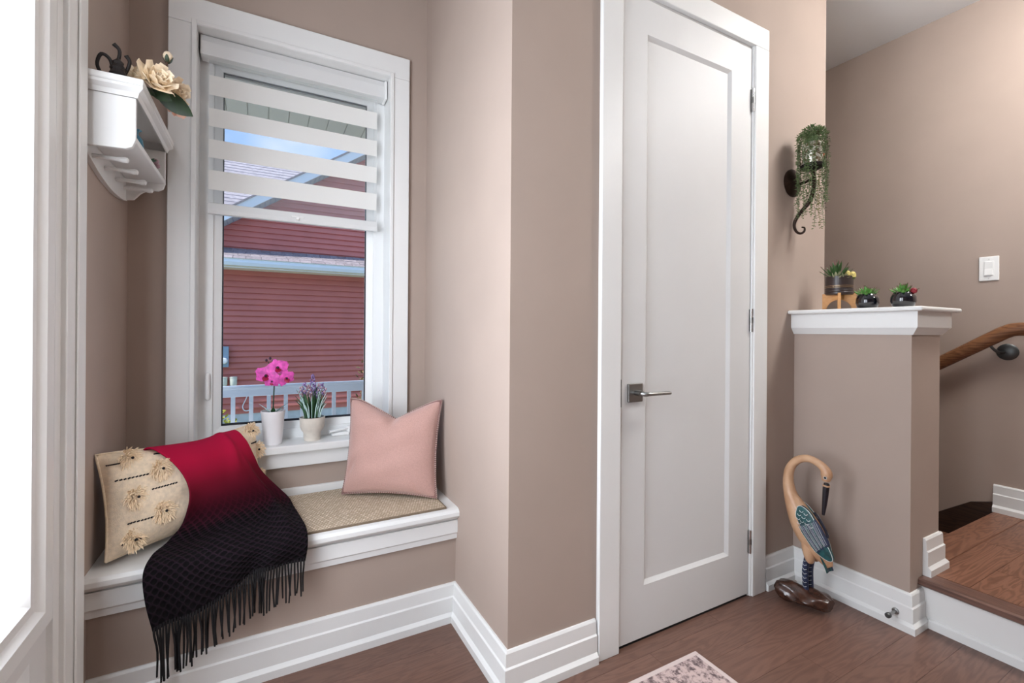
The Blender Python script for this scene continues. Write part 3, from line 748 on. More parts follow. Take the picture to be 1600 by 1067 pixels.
for (u0, u1, v) in ((-.96, -.84, .76), (-.93, -.62, .44), (-.62, -.34, .12), (-.86, -.6, -.42), (-.9, -.72, -.78), (.8, .98, .52), (-.5, -.38, .84)):
    n = 9
    mb = MB()
    for k in range(n):
        a, b_ = u0 + (u1 - u0) * k / n, u0 + (u1 - u0) * (k + .72) / n
        mb.sweep([cp.P(a, v, 1, .001), cp.P(b_, v + .012, 1, .001)], .0024, 5)
    obj('dash_stitch', mb, 'black_thread', ch)

# ------------------------------------------------------------------ throw blanket
th = empty('throw_blanket', (-.08, 1.7, .45), 'crimson to black dip-dyed knit throw with long fringe draped over bench', 'blanket')
L0 = .013
def cushrow(us, v, side, lift): return [cp.P(u, v, side, lift) for u in us]
rows = []
rows.append(cushrow((-.50, -.22, .06, .32, .44, .54), .55, -1, -.014))
rows.append([cp.P(u, v, 1, .002) + cp.U * .008 for u, v in ((-.54, .95), (-.24, .97), (.08, .98), (.32, .99), (.47, .985), (.58, .96))])
rows.append(cushrow((-.42, -.15, .11, .36, .52, .66), .70, 1, L0))
rows.append(cushrow((-.30, -.07, .16, .40, .58, .75), .22, 1, L0 + .002))
rows.append(cushrow((-.29, -.06, .18, .44, .65, .86), -.22, 1, L0 + .012))
rows.append([Vector(p) for p in ((-.232, 1.822, .514), (-.152, 1.852, .51), (-.085, 1.90, .506), (-.015, 1.945, .50), (.035, 1.985, .495), (.085, 2.02, .49))])
rows.append([Vector(p) for p in ((-.262, 1.765, .480), (-.185, 1.785, .479), (-.105, 1.80, .481), (-.025, 1.825, .483), (.045, 1.86, .484), (.105, 1.90, .481))])
rows.append([Vector(p) for p in ((-.288, 1.700, .476), (-.205, 1.705, .473), (-.12, 1.710, .475), (-.03, 1.72, .477), (.055, 1.735, .484), (.122, 1.762, .480))])
rows.append([Vector(p) for p in ((-.300, 1.655, .445), (-.215, 1.657, .452), (-.13, 1.655, .448), (-.03, 1.66, .458), (.055, 1.667, .466), (.130, 1.690, .474))])
rows.append([Vector(p) for p in ((-.292, 1.640, .370), (-.21, 1.650, .385), (-.128, 1.642, .395), (-.038, 1.652, .420), (.04, 1.643, .435), (.130, 1.662, .445))])
rows.append([Vector(p) for p in ((-.274, 1.640, .285), (-.2, 1.652, .300), (-.125, 1.642, .322), (-.045, 1.656, .372), (.03, 1.644, .392), (.122, 1.660, .392))])
NR, NC = len(rows) - 1, 5
def cr1(p0, p1, p2, p3, t): return 0.5 * ((2 * p1) + (p2 - p0) * t + (2 * p0 - 5 * p1 + 4 * p2 - p3) * t * t + (3 * p1 - p0 - 3 * p2 + p3) * t ** 3)
def gp(r, c):
    r = max(0, min(NR, r)); c = max(0, min(NC, c)); return rows[r][c]
def cloth(u, v):
    fr = v * NR; r = min(int(fr), NR - 1); a = fr - r
    fc = u * NC; c = min(int(fc), NC - 1); b_ = fc - c
    line = []
    for k in range(-1, 3):
        q = [gp(r + k, c + m_) for m_ in range(-1, 3)]
        if c == 0: q[0] = q[1] * 2 - q[2]
        if c == NC - 1: q[3] = q[2] * 2 - q[1]
        line.append(cr1(*q, b_))
    if r == 0: line[0] = line[1] * 2 - line[2]
    if r == NR - 1: line[3] = line[2] * 2 - line[1]
    return cr1(*line, a)
def clothn(u, v):
    e = .004
    n = (cloth(min(1, u + e), v) - cloth(max(0, u - e), v)).cross(cloth(u, min(1, v + e)) - cloth(u, max(0, v - e)))
    if n.length < 1e-9: return Vector((0, -1, 0))
    n.normalize()
    return n if n.dot(Vector((.3, -.8, .6))) > 0 else -n
def folds(u, v):
    w = max(0, min(1, (v - .18) / .2))
    hang = max(0, (v - .72) / .28)
    f = .004 * w * (math.sin(9 * u + 6 * v) + .6 * math.sin(17 * u - 9 * v)) + .007 * hang * math.sin(24 * u + 2)
    ridge = .016 * math.exp(-((u - .79 - .25 * (v - .5)) / .05) ** 2) * math.exp(-((v - .6) / .22) ** 2)
    ridge += .010 * math.exp(-((u - .62 + .5 * (v - .2)) / .07) ** 2) * math.exp(-((v - .22) / .14) ** 2)
    return f + ridge + .004 * w
def cp3(u, v): return cloth(u, v) + clothn(u, v) * (folds(u, v))
NU, NV = 70, 120
mb = MB().grid(cp3, NU, NV); mb.uv = [(i / NU, j / NV) for j in range(NV + 1) for i in range(NU + 1)]
obj('knit_cloth', mb, 'throw_knit', th, smooth=80, solid=.005)
tips = [(-.266, .133), (-.20, .15), (-.148, .177), (-.098, .205), (-.048, .233), (.016, .262), (.113, .278)]
def tipz(x):
    for a, b_ in zip(tips, tips[1:]):
        if a[0] <= x <= b_[0]: return a[1] + (b_[1] - a[1]) * (x - a[0]) / (b_[0] - a[0])
    return tips[0][1] if x < tips[0][0] else tips[-1][1]
rnd = random.Random(5)
NT = 54
for k in range(NT):
    u = (k + .5) / NT; p = cp3(u, 1.0) ; tx = p.x + rnd.uniform(-.006, .008); tz = tipz(p.x) + rnd.uniform(-.012, .012)
    my = 1.652 + rnd.uniform(-.006, .006)
    mid = Vector(((p.x + tx) / 2 + rnd.uniform(-.003, .003), my, (p.z + tz) / 2))
    obj('tassel', MB().sweep([p + Vector((0, 0, .012)), p + Vector((0, -.002, -.01)), mid, (tx, my + rnd.uniform(-.004, .004), tz)], [.0034, .003, .0028, .0024], 6, 3), 'fringe', th, smooth=60)
# side edge fringe where the throw's right edge falls over the seat

# ------------------------------------------------------------------ plants on the sill
def plant_pot(parent, c, prof, m, soilr, soilz):
    p = obj('pot', MB().lathe(c, prof, 32, caps=False), m, parent, smooth=35)
    obj('soil', MB().lathe(c, [(.001, soilz - .012), (soilr, soilz - .01), (soilr * .7, soilz + .002), (.001, soilz + .005)], 20, caps=False), 'soil', parent, smooth=60)
    return p
ox, oy = .036, 2.165
orc = empty('orchid', (ox, oy, OZ0), 'pink orchid in a tapered white pot on the window sill', 'plant')
plant_pot(orc, (ox, oy, OZ0), [(.001, 0), (.033, 0), (.035, .006), (.044, .125), (.0465, .13), (.0465, .139), (.043, .139), (.041, .12), (.001, .12)], 'pot_white', .041, .128)
obj('stem', MB().sweep([(ox, oy, OZ0 + .12), (ox + .002, oy, OZ0 + .2), (ox + .004, oy - .004, OZ0 + .26), (ox + .001, oy - .01, OZ0 + .285)], [.0028, .0026, .0024, .002], 8, 5).sweep([(ox + .004, oy - .004, OZ0 + .255), (ox + .02, oy - .01, OZ0 + .268), (ox + .035, oy - .012, OZ0 + .262)], .0018, 6, 4)
    .sweep([(ox + .002, oy - .01, OZ0 + .285), (ox - .01, oy - .005, OZ0 + .32), (ox - .02, oy - .005, OZ0 + .345)], .0014, 6, 4), 'stem_green', orc, smooth=60)
for a, l, w, b_, m in ((200, .05, .016, .25, 'leaf_teal'), (330, .055, .017, .3, 'leaf_green'), (20, .075, .015, .1, 'leaf_teal'), (150, .07, .014, .05, 'leaf_pale'), (270, .045, .018, .2, 'leaf_green')):
    d = Vector((math.cos(R(a)), math.sin(R(a)) * .6, .75)); obj('leaf', MB().blade((ox, oy, OZ0 + .125), d, (d.x * .3, d.y * .3, 1), l, w, -b_ * .6, .12), m, orc, smooth=60)
def orchid_bloom(c, s, tilt, face):
    c = V3(c); f = V3(face).normalized(); rt = f.cross(Vector((0, 0, 1))).normalized(); up = rt.cross(f).normalized()
    b = obj('blossom', MB().ball(c, (.008 * s, .008 * s, .008 * s), 8, 6), 'orchid_lip', orc, smooth=60)
    for k, (a, l, w) in enumerate(((90, .034, .03), (15, .038, .046), (165, .038, .046), (215, .034, .028), (325, .034, .028))):
        aa = R(a + tilt); d = rt * math.cos(aa) + up * math.sin(aa) + f * .12
        obj('petal', MB().blade(c, d, f, l * s, w * s, -.12, .16, 8, tip=.35), 'orchid_pink', b, smooth=70)
    lip = rt * math.cos(R(270 + tilt)) + up * math.sin(R(270 + tilt)) + f * .9
    obj('lip', MB().blade(c, lip, f, .022 * s, .02 * s, .2, .3, 6), 'orchid_lip', b, smooth=70)
    obj('column', MB().ball(c + f * .009 * s + up * .004, (.0048 * s,) * 3, 8, 6), 'orchid_dark', b, smooth=60)
orchid_bloom((ox - .024, oy - .02, OZ0 + .285), 1.25, 20, (-.35, -1, -.1))
orchid_bloom((ox + .014, oy - .024, OZ0 + .315), 1.2, -15, (.1, -1, .15))
orchid_bloom((ox + .046, oy - .02, OZ0 + .272), 1.0, -25, (.4, -1, -.2))
orchid_bloom((ox - .005, oy - .02, OZ0 + .262), .85, 5, (-.05, -1, -.35))
for x, z in ((-.026, .35), (-.012, .358), (-.001, .348)):
    obj('bud', MB().ball((ox + x, oy - .008, OZ0 + z), (.0048, .0048, .006), 8, 6), 'orchid_dark', orc, smooth=60)

lx, ly = .188, 2.17
lav = empty('lavender_plant', (lx, ly, OZ0), 'purple lavender bunch in a cream stepped pot on the sill', 'plant')
plant_pot(lav, (lx, ly, OZ0), [(.001, 0), (.033, 0), (.034, .004), (.0355, .034), (.044, .046), (.0495, .06), (.051, .09), (.052, .099), (.049, .1), (.047, .09), (.001, .088)], 'pot_cream', .047, .095)
rnd = random.Random(11); gr = MB(); pl = MB()
for k in range(120):
    a = rnd.uniform(0, 6.283); q = rnd.uniform(0, 1) ** .5; bx, by = lx + .03 * q * math.cos(a), ly + .025 * q * math.sin(a)
    hh = rnd.uniform(.07, .155) * (1.05 - .2 * q); ll = rnd.uniform(.6, 1.5)
    (gr if q < .75 or rnd.random() < .5 else pl).sweep([(bx, by, OZ0 + .085), (bx + .012 * q * ll * math.cos(a), by + .01 * q * math.sin(a), OZ0 + .09 + hh * .6), (bx + .034 * q * ll * math.cos(a), by + .02 * q * math.sin(a), OZ0 + .09 + hh)], [.0022, .0022, .0006], 4, 3)
obj('foliage', gr, 'leaf_green', lav, kind='stuff', smooth=60)
obj('pale_foliage', pl, 'leaf_pale', lav, kind='stuff', smooth=60)
for dx, dz, h_, m in ((-.03, .2, .05, 'lavender'), (-.018, .2, .04, 'lavender_pink'), (.0, .2, .085, 'lavender'), (.006, .19, .05, 'lavender'), (-.012, .185, .05, 'lavender_pink'), (.024, .19, .055, 'lavender_pink'), (.034, .195, .05, 'lavender'), (.018, .18, .045, 'lavender'), (.041, .2, .03, 'lavender_pink'), (-.04, .195, .04, 'lavender_pink')):
    mb = MB(); rr = random.Random(dx)
    nb = int(h_ / .0035)
    for q in range(nb):
        t = q / nb; a = q * 2.4; r_ = .0095 * math.sin(math.pi * (.15 + .82 * t)) + .001
        mb.ball((lx + dx * 1.1 + r_ * math.cos(a), ly - .006 + r_ * math.sin(a), OZ0 + dz + h_ * t), (.0042, .0042, .0055), 5, 4)
    fs = obj('flower_spike', mb, m, lav, smooth=60)
    obj('stalk', MB().sweep([(lx + dx * .4, ly - .003, OZ0 + .09), (lx + dx * 1.1, ly - .006, OZ0 + dz)], .0013, 5), 'leaf_green', fs)

# ------------------------------------------------------------------ wall shelf with pegs
SY0, SY1, SX = 1.628, 2.075, -.318
sh = empty('wall_shelf', (XL, 1.85, 1.58), 'small white wall shelf with moulded top and coat pegs', 'shelf')
tp = obj('top_board', MB().box(XL, SX + .02, SY0 - .02, SY1 + .02, 1.822, 1.842), 'paint_trim', sh, bevel=.005)
cprof = [(0, 0), (.004, 0), (.008, .012), (.018, .022), (.018, .03), (0, .03)]
cm = MB(); cm.run((XL, SY0, 1.792), (SX, SY0, 1.792), cprof, (0, -1, 0), 0, 1); cm.run((SX, SY0, 1.792), (SX, SY1, 1.792), cprof, (1, 0, 0), 1, 1); cm.run((SX, SY1, 1.792), (XL, SY1, 1.792), cprof, (0, 1, 0), 1, 0)
obj('crown_moulding', cm, 'paint_trim', tp)
def side(y):
    pts = [(XL, 1.792), (SX, 1.792), (SX, 1.675), (SX - .006, 1.655), (SX - .02, 1.646), (SX - .05, 1.644), (SX - .07, 1.63), (SX - .09, 1.605), (XL, 1.6)]
    return MB().prism([(x, y, z) for x, z in pts], (0, .014, 0))
pts2 = [(XL, 1.792), (SX, 1.792), (SX, 1.675), (SX - .008, 1.655), (SX - .022, 1.648), (XL, 1.644)]
obj('side_panel', MB().prism([(x, SY0, z) for x, z in pts2], (0, .014, 0)), 'paint_trim', sh, bevel=.002)
obj('side_panel', side(SY1 - .014), 'paint_trim', sh, bevel=.002)
bp_ = [(SY0, 1.792), (SY1, 1.792), (SY1, 1.6)]
for i in range(1, 12):
    t = i / 12; bp_.append((SY1 + (SY0 - SY1) * t, 1.6 - .018 * math.sin(math.pi * t) ** .8 + .044 * t * t))
bp_.append((SY0, 1.644))
obj('back_panel', MB().prism([(XL, y, z) for y, z in bp_], (.012, 0, 0)), 'paint_trim', sh)
obj('cubby_floor', box(XL + .012, SX, SY0 + .014, SY1 - .014, 1.672, 1.688), 'paint_trim', sh, bevel=.003)
for y in (1.70, 1.815, 1.93, 2.03):
    obj('peg', MB().lathe((XL + .012, y, 1.636), [(.0065, 0), (.006, .05), (.0075, .062), (.0095, .07), (.008, .078), (.003, .081)], 14, 'x'), 'paint_trim', sh, smooth=40)
# trinkets inside the cubby
t1 = empty('blue_ornament', (-.345, 1.765, 1.688), 'small teal blue ornament inside the white shelf', 'ornament')
obj('body', MB().lathe((-.345, 1.765, 1.688), [(.001, 0), (.016, 0), (.02, .015), (.017, .035), (.008, .048), (.001, .052)], 16), 'trinket_blue', t1, smooth=50)
obj('neck', MB().sweep([(-.345, 1.765, 1.735), (-.342, 1.772, 1.752), (-.336, 1.784, 1.756)], [.006, .005, .003], 8, 3), 'trinket_blue', t1, smooth=50)
t2 = empty('green_posy', (-.345, 1.90, 1.688), 'small green and pink posy inside the white shelf', 'ornament')
rnd = random.Random(4)
for k in range(16):
    a = k * 2.4; d = Vector((math.cos(a), math.sin(a), .9)); obj('leaf', MB().blade((-.345, 1.90, 1.69), d, (0, 0, 1), .035, .016, -.2, .15), 'trinket_green', t2, smooth=60)
for k in range(4):
    obj('bloom', MB().ball((-.335 + .012 * math.cos(k * 1.9), 1.945 + .016 * math.sin(k * 1.9), 1.702 + .004 * k), (.01, .01, .009), 8, 6), 'trinket_pink', t2, smooth=60)

# peony spray on top of the shelf
pe = empty('peony_spray', (-.33, 1.78, 1.842), 'cream artificial peony spray lying on the small white shelf', 'flowers')
def peony(c, s, face, m, n=26, seed=1):
    rnd = random.Random(seed); c = V3(c); f = V3(face).normalized()
    rt = f.cross(Vector((0, 0, 1))).normalized(); up = rt.cross(f)
    b = obj('flower_head', MB().ball(c, .012 * s, 8, 6), m, pe, smooth=60)
    for k in range(n):
        a = k * 2.399; ring_ = k / n; op = 1.15 * ring_ + .1
        d = (rt * math.cos(a) + up * math.sin(a)) * math.sin(op) + f * math.cos(op)
        obj('petal', MB().blade(c - f * .008, d, f, (.03 + .026 * ring_) * s, (.026 + .02 * ring_) * s, .22, .1, 6, tip=.4), m, b, smooth=70)
peony((-.288, 1.70, 1.880), 1.2, (.5, -.75, .35), 'peony', 30, 1)
peony((-.262, 1.80, 1.905), 1.1, (.7, -.5, .0), 'peony', 24, 2)
peony((-.325, 1.70, 1.885), .75, (-.1, -.9, .5), 'peony', 22, 3)
peony((-.256, 1.82, 1.862), .75, (.6, -.6, -.5), 'peony_pink', 14, 4)
obj('stem', MB().sweep([(-.37, 1.80, 1.85), (-.32, 1.77, 1.87), (-.288, 1.715, 1.885)], .003, 6, 4).sweep([(-.32, 1.77, 1.87), (-.285, 1.80, 1.93), (-.271, 1.778, 1.985)], .0022, 6, 4), 'twig', pe, smooth=60)
bu = obj('bud', MB().ball((-.27, 1.776, 2.0), (.013, .013, .016), 10, 7), 'peony', pe, smooth=60)
for k in range(4):
    a = k * 1.57; d = Vector((math.cos(a) * .6, math.sin(a) * .6, 1)); obj('sepal', MB().blade((-.27 + .006 * math.cos(a), 1.776 + .006 * math.sin(a), 1.981), d, (0, 0, 1), .022, .012, .15, .15), 'leaf_dark', bu, smooth=60)
for base, d, l, w in (((-.285, 1.76, 1.875), (.75, .25, -.4), .095, .055), ((-.30, 1.72, 1.865), (.7, -.1, -.35), .06, .036), ((-.31, 1.74, 1.86), (.3, -.8, -.1), .06, .03), ((-.28, 1.79, 1.90), (.5, .5, .1), .055, .03)):
    obj('leaf', MB().blade(base, d, (.14, -.92, -.36), l, w, .08, .08, 8), 'leaf_dark', pe, smooth=60)
ir = empty('iron_ornament', (-.375, 1.665, 1.842), 'dark twisted metal ornament on the left of the white shelf', 'ornament')
obj('loop', MB().sweep([(-.395, 1.665, 1.845), (-.408, 1.655, 1.875), (-.398, 1.650, 1.905), (-.38, 1.655, 1.895), (-.378, 1.665, 1.86), (-.392, 1.670, 1.846)], .0045, 8, 5), 'iron', ir, smooth=60)
obj('stalk', MB().sweep([(-.385, 1.665, 1.846), (-.368, 1.660, 1.885), (-.36, 1.655, 1.925), (-.372, 1.650, 1.94)], [.005, .0045, .0045, .006], 8, 4), 'iron', ir, smooth=60)
obj('stalk', MB().sweep([(-.365, 1.665, 1.846), (-.348, 1.660, 1.87), (-.338, 1.655, 1.90), (-.345, 1.650, 1.915)], [.005, .0045, .0045, .006], 8, 4), 'iron', ir, smooth=60)
obj('cone', MB().lathe((-.36, 1.640, 1.842), [(.012, 0), (.02, .01), (.016, .02), (.019, .026), (.012, .038), (.013, .044), (.002, .056)], 12), 'iron', ir, smooth=25)

# ------------------------------------------------------------------ sconce and trailing plant
QX = 2.18
sc = empty('wall_sconce', (QX, YD, 1.855), 'dark bronze scrolled wall sconce with mosaic candle glass right of the door', 'sconce')
obj('wall_plate', MB().lathe((QX, YD, 1.855), [(.064, 0), (.064, -.006), (.056, -.013), (.03, -.02), (.001, -.023)], 32, 'y'), 'sconce_bronze', sc, smooth=35)
obj('arm', MB().sweep([(QX, YD - .01, 1.848), (QX, 1.23, 1.842), (QX, 1.178, 1.85)], .0062, 10, 5), 'sconce_bronze', sc, smooth=60)
obj('scroll_stem', MB().sweep([(QX, 1.184, 1.90), (QX, 1.176, 1.85), (QX, 1.178, 1.80), (QX, 1.196, 1.749), (QX, 1.24, 1.702), (QX, 1.262, 1.663), (QX, 1.255, 1.628), (QX, 1.235, 1.612), (QX, 1.218, 1.618), (QX, 1.216, 1.634), (QX, 1.228, 1.64)], [.0085, .0085, .009, .009, .008, .007, .006, .0055, .005, .004, .003], 12, 6, up=(1, 0, 0)), 'sconce_bronze', sc, smooth=60)
obj('cup', MB().lathe((QX, 1.184, 1.888), [(.008, 0), (.03, .004), (.044, .012), (.048, .024), (.046, .026), (.001, .02)], 28), 'iron', sc, smooth=35)
obj('candle_glass', MB().lathe((QX, 1.184, 1.908), [(.036, 0), (.040, .01), (.041, .1), (.039, .1), (.038, .006), (.001, .004)], 28), 'mosaic_glass', sc, smooth=35)
tpn = empty('trailing_plant', (QX, 1.184, 2.0), 'trailing green artificial vine spilling over the wall sconce', 'plant')
rnd = random.Random(21)
def leaf(mb, p, d, n, l, w):
    d = V3(d).normalized(); n = V3(n); sd = d.cross(n)
    if sd.length < 1e-4: sd = Vector((1, 0, 0))
    sd.normalize(); up = sd.cross(d); q = p + d * l * .5
    mb.add([p, q + sd * w * .5, p + d * l, q - sd * w * .5, q + up * w * .25, q - up * w * .25], [(0, 1, 4), (1, 2, 4), (2, 3, 4), (3, 0, 4), (1, 0, 5), (2, 1, 5), (3, 2, 5), (0, 3, 5)])
def vine(a, length, m, r0=.046, seed=0):
    rnd = random.Random(seed); mb = MB(); ca, sa = math.cos(a), math.sin(a)
    c = Vector((QX, 1.184, 2.03)); pts = [c + Vector((ca * .012, sa * .012, .01)), c + Vector((ca * .03, sa * .03, .022 + rnd.uniform(0, .012)))]
    r = r0 + rnd.uniform(0, .014); z = 2.025
    pts.append(Vector((QX + ca * r, 1.184 + sa * r, z)))
    k = 0
    while z > 2.03 - length:
        z -= .035; k += 1
        pts.append(Vector((QX + ca * r + rnd.uniform(-.004, .004), min(YD - .012, 1.184 + sa * r + rnd.uniform(-.004, .004)), z)))
    P = crom(pts, 5)
    for i in range(1, len(P)):
        t = (P[i] - P[i - 1])
        if t.length < 1e-6: continue
        for s_ in range(2):
            b_ = rnd.uniform(0, 6.28); out = Vector((math.cos(b_), math.sin(b_), rnd.uniform(-.5, .25)))
            leaf(mb, P[i] + t * rnd.random(), out, (0, 0, 1), rnd.uniform(.009, .0145), rnd.uniform(.005, .0072))
    mb.sweep(P[::2], .0008, 4)
    obj('vine', mb, m, tpn)
for k in range(30):
    a = R(-150 + k * 12.0 + rnd.uniform(-4, 4))
    # short ones in front leave the glass partly open
    l = rnd.choice((.12, .16, .2, .25, .3, .34)); m = 'vine'
    deg = math.degrees(a)
    if -150 < deg < -85: l = rnd.choice((.07, .1, .13)) if rnd.random() < .55 else rnd.uniform(.2, .34)
    if -40 < deg < 40: l = rnd.uniform(.26, .37); m = rnd.choice(('vine_warm', 'vine_warm', 'vine'))
    if rnd.random() < .12: m = 'vine_dark'
    vine(a, l, m, seed=k)
tm = MB()
for k in range(420):
    a = rnd.uniform(0, 6.28); q = rnd.uniform(0, 1) ** .5 * .056; zz = 2.03 + .05 * (1 - (q / .06) ** 2) + rnd.uniform(-.012, .01)
    p = Vector((QX + q * math.cos(a), 1.184 + q * math.sin(a), zz)); leaf(tm, p, (math.cos(a) + rnd.uniform(-.5, .5), math.sin(a) + rnd.uniform(-.5, .5), rnd.uniform(-.2, 1)), (0, 0, 1), rnd.uniform(.011, .017), rnd.uniform(.005, .007))
obj('leaf_crown', tm, 'vine', tpn, kind='stuff')
obj('root_ball', MB().ball((QX, 1.184, 2.018), (.036, .036, .03), 14, 9), 'vine', tpn, smooth=60)
obj('rosebud', MB().ball((QX + .022, 1.148, 1.95), (.007, .007, .007), 8, 6), 'rose', tpn, smooth=60)

# ------------------------------------------------------------------ planters on the half wall ledge
LZ = 1.256
def rosette(parent, c, n, l, w, m, op0=.15, op1=1.2, th_=.3, bend=.15, seed=0, name='leaf', tipm=None):
    rnd = random.Random(seed); c = V3(c)
    for k in range(n):
        a = k * 2.399 + rnd.uniform(-.2, .2); t = k / max(1, n - 1); op = op0 + (op1 - op0) * t
        d = Vector((math.cos(a) * math.sin(op), math.sin(a) * math.sin(op), math.cos(op)))
        b = c + Vector((math.cos(a), math.sin(a), 0)) * (w * .4 * t)
        ll = l * rnd.uniform(.85, 1.1)
        lf_ = obj(name, MB().blade(b, d, (0, 0, 1) if op > .3 else (math.cos(a), math.sin(a), 0), ll, w, bend, th_, 6), m, parent, smooth=60)
        if tipm:
            up = (Vector((0, 0, 1)) - d * d.z); tp_ = b + d * ll + up.normalized() * (bend * ll if up.length > 1e-3 else 0)
            obj('leaf_tip', MB().sweep([tp_ - d * ll * .12, tp_ + d * ll * .02], [w * .14, w * .03], 5), tipm, lf_)
cx, cy = 2.335, 1.146
pp = empty('succulent_planter', (cx, cy, LZ), 'brown banded succulent planter on a bamboo stand on the ledge', 'planter')
std = obj('stand', MB().box(cx - .02, cx + .02, cy - .02, cy + .02, LZ + .05, LZ + .068), 'bamboo', pp)
def legpoly(sgn, ax):
    pts = [(.0, .055), (.0, .078), (.064, .078), (.064, 0), (.048, 0)]
    for i in range(1, 7):
        t = i / 6; pts.append((.048 * math.cos(t * math.pi / 2), .05 * math.sin(t * math.pi / 2)))
    return [((cx + sgn * a if ax == 'x' else cx - .006), (cy + sgn * a if ax == 'y' else cy - .006), LZ + z) for a, z in pts]
for sgn, ax in ((1, 'x'), (-1, 'x'), (1, 'y'), (-1, 'y')):
    mb = MB().prism(legpoly(sgn, ax), (.0, .012, 0) if ax == 'x' else (.012, 0, 0))
    # stand turned about a quarter on the ledge
    M = Matrix.Translation((cx, cy, 0)) @ Matrix.Rotation(R(27), 4, 'Z') @ Matrix.Translation((-cx, -cy, 0))
    mb.v = [tuple(M @ V3(v)) for v in mb.v]
    obj('leg', mb, 'bamboo', std, bevel=.001)
pot = obj('pot', MB().lathe((cx, cy, LZ + .072), [(.001, 0), (.05, 0), (.054, .004), (.054, .012), (.0525, .014), (.054, .016), (.054, .022), (.0525, .024), (.054, .026), (.054, .032), (.0525, .034), (.054, .036), (.054, .084), (.051, .084), (.05, .07), (.001, .07)], 36), 'pot_brown', pp, smooth=25)
for z in (.0405, .0335):
    obj('gold_band', MB().lathe((cx, cy, LZ + .072), [(.0538, z - .0009), (.0547, z - .0009), (.0547, z + .0009), (.0538, z + .0009)], 36, caps=False), 'pot_gold', pot)
rosette(pp, (cx - .005, cy + .01, LZ + .145), 22, .086, .017, 'aloe', .1, 1.15, .3, .06, 1, 'aloe_leaf', 'aloe_tip')
rosette(pp, (cx - .032, cy - .004, LZ + .143), 22, .036, .012, 'succulent_pale', .3, 1.4, .35, .15, 2, 'pale_leaf')
rosette(pp, (cx - .02, cy - .028, LZ + .143), 16, .032, .009, 'succulent_pale', .4, 1.4, .35, .1, 9, 'pale_leaf')
for dx, dy, z, r in ((.0, -.032, .176, .013), (.012, -.05, .17, .012)):
    c_ = obj('cactus', MB().lathe((cx + dx, cy + dy, LZ + .14), [(r * .5, 0), (r, .012), (r, z - .155), (r * .7, z - .142), (.001, z - .138)], 12), 'cactus', pp, smooth=40)
    obj('cactus_flower', MB().lathe((cx + dx, cy + dy, LZ + z - .008), [(r * 1.02, -.012), (r * 1.1, -.004), (r * .95, .006), (r * .5, .013), (.001, .015)], 10), 'cactus_yellow', c_, smooth=20)
def ball_pot(x, y, label, bloom):
    o = empty('succulent_pot', (x, y, LZ), label, 'planter', 'small glossy black succulent pots on the ledge')
    obj('pot', MB().lathe((x, y, LZ), [(.001, 0), (.026, 0), (.037, .012), (.043, .03), (.042, .048), (.034, .064), (.029, .069), (.027, .067), (.026, .058), (.001, .056)], 32), 'pot_black', o, smooth=40)
    obj('soil', MB().lathe((x, y, LZ), [(.028, .055), (.02, .061), (.001, .063)], 18), 'soil', o, smooth=60)
    rosette(o, (x, y + .004, LZ + .055), 26, .052, .0155, 'succulent', .12, 1.15, .4, -.02, int(y * 100), 'leaf', 'aloe_tip')
    rosette(o, (x - .016, y + .012, LZ + .058), 9, .022, .008, 'succulent_pale', .5, 1.3, .4, .1, 4, 'pale_leaf')
    if bloom:
        bl_ = obj('red_bloom', MB().ball((x + .002, y - .034, LZ + .072), (.012, .012, .012), 10, 7), 'red_bloom', o, smooth=60)
        for k in range(7):
            a = k * .9; obj('petal', MB().blade((x + .002, y - .034, LZ + .068), (math.cos(a), math.sin(a), .9), (0, 0, 1), .017, .011, -.1, .3), 'red_bloom', bl_, smooth=60)
ball_pot(2.335, 1.033, 'round glossy black succulent pot beside the bamboo stand', False)
ball_pot(2.335, .904, 'round glossy black succulent pot with a dark red bloom', True)

# ------------------------------------------------------------------ crane figure
KX = 2.035
cr_ = empty('crane_figure', (KX, 1.11, 0), 'carved wooden crane figure with teal wings on a brown log base', 'figurine')
body = [(1.043, .545, .013, .015), (1.040, .572, .0195, .0215), (1.050, .594, .0165, .0175), (1.075, .611, .0145, .0155), (1.115, .619, .0145, .0155), (1.160, .600, .016, .0165), (1.190, .555, .0185, .0185), (1.196, .500, .0215, .021), (1.185, .445, .027, .027), (1.160, .395, .040, .040), (1.130, .345, .050, .052), (1.100, .300, .050, .054), (1.070, .258, .040, .044), (1.045, .225, .026, .028), (1.025, .198, .012, .014)]
obj('body', MB().sweep([(KX, y, z) for y, z, a, b_ in body], [(a, b_) for y, z, a, b_ in body], 18, 4, up=(0, .3, 1)), 'crane_tan', cr_, smooth=70)
bk = obj('beak', MB().sweep([(KX, 1.040, .535), (KX, 1.042, .515), (KX, 1.047, .45), (KX, 1.052, .402)], [(.010, .010), (.012, .012), (.0095, .0095), (.005, .006)], 10, 4), 'crane_black', cr_, smooth=60)
obj('beak_band', MB().sweep([(KX, 1.0405, .529), (KX, 1.041, .523)], [.0135, .0135], 12), 'crane_tan', bk, smooth=60)
for s_ in (-1, 1):
    e_ = obj('eye', MB().ball((KX + s_ * .0175, 1.037, .561), (.0035, .005, .005), 10, 7), 'crane_black', cr_, smooth=60)
    obj('eye_ring', MB().sweep([(KX + s_ * .0175, 1.037 + .006 * math.cos(t), .561 + .006 * math.sin(t)) for t in [i * .5236 for i in range(13)]], .0012, 5), 'crane_line', e_)
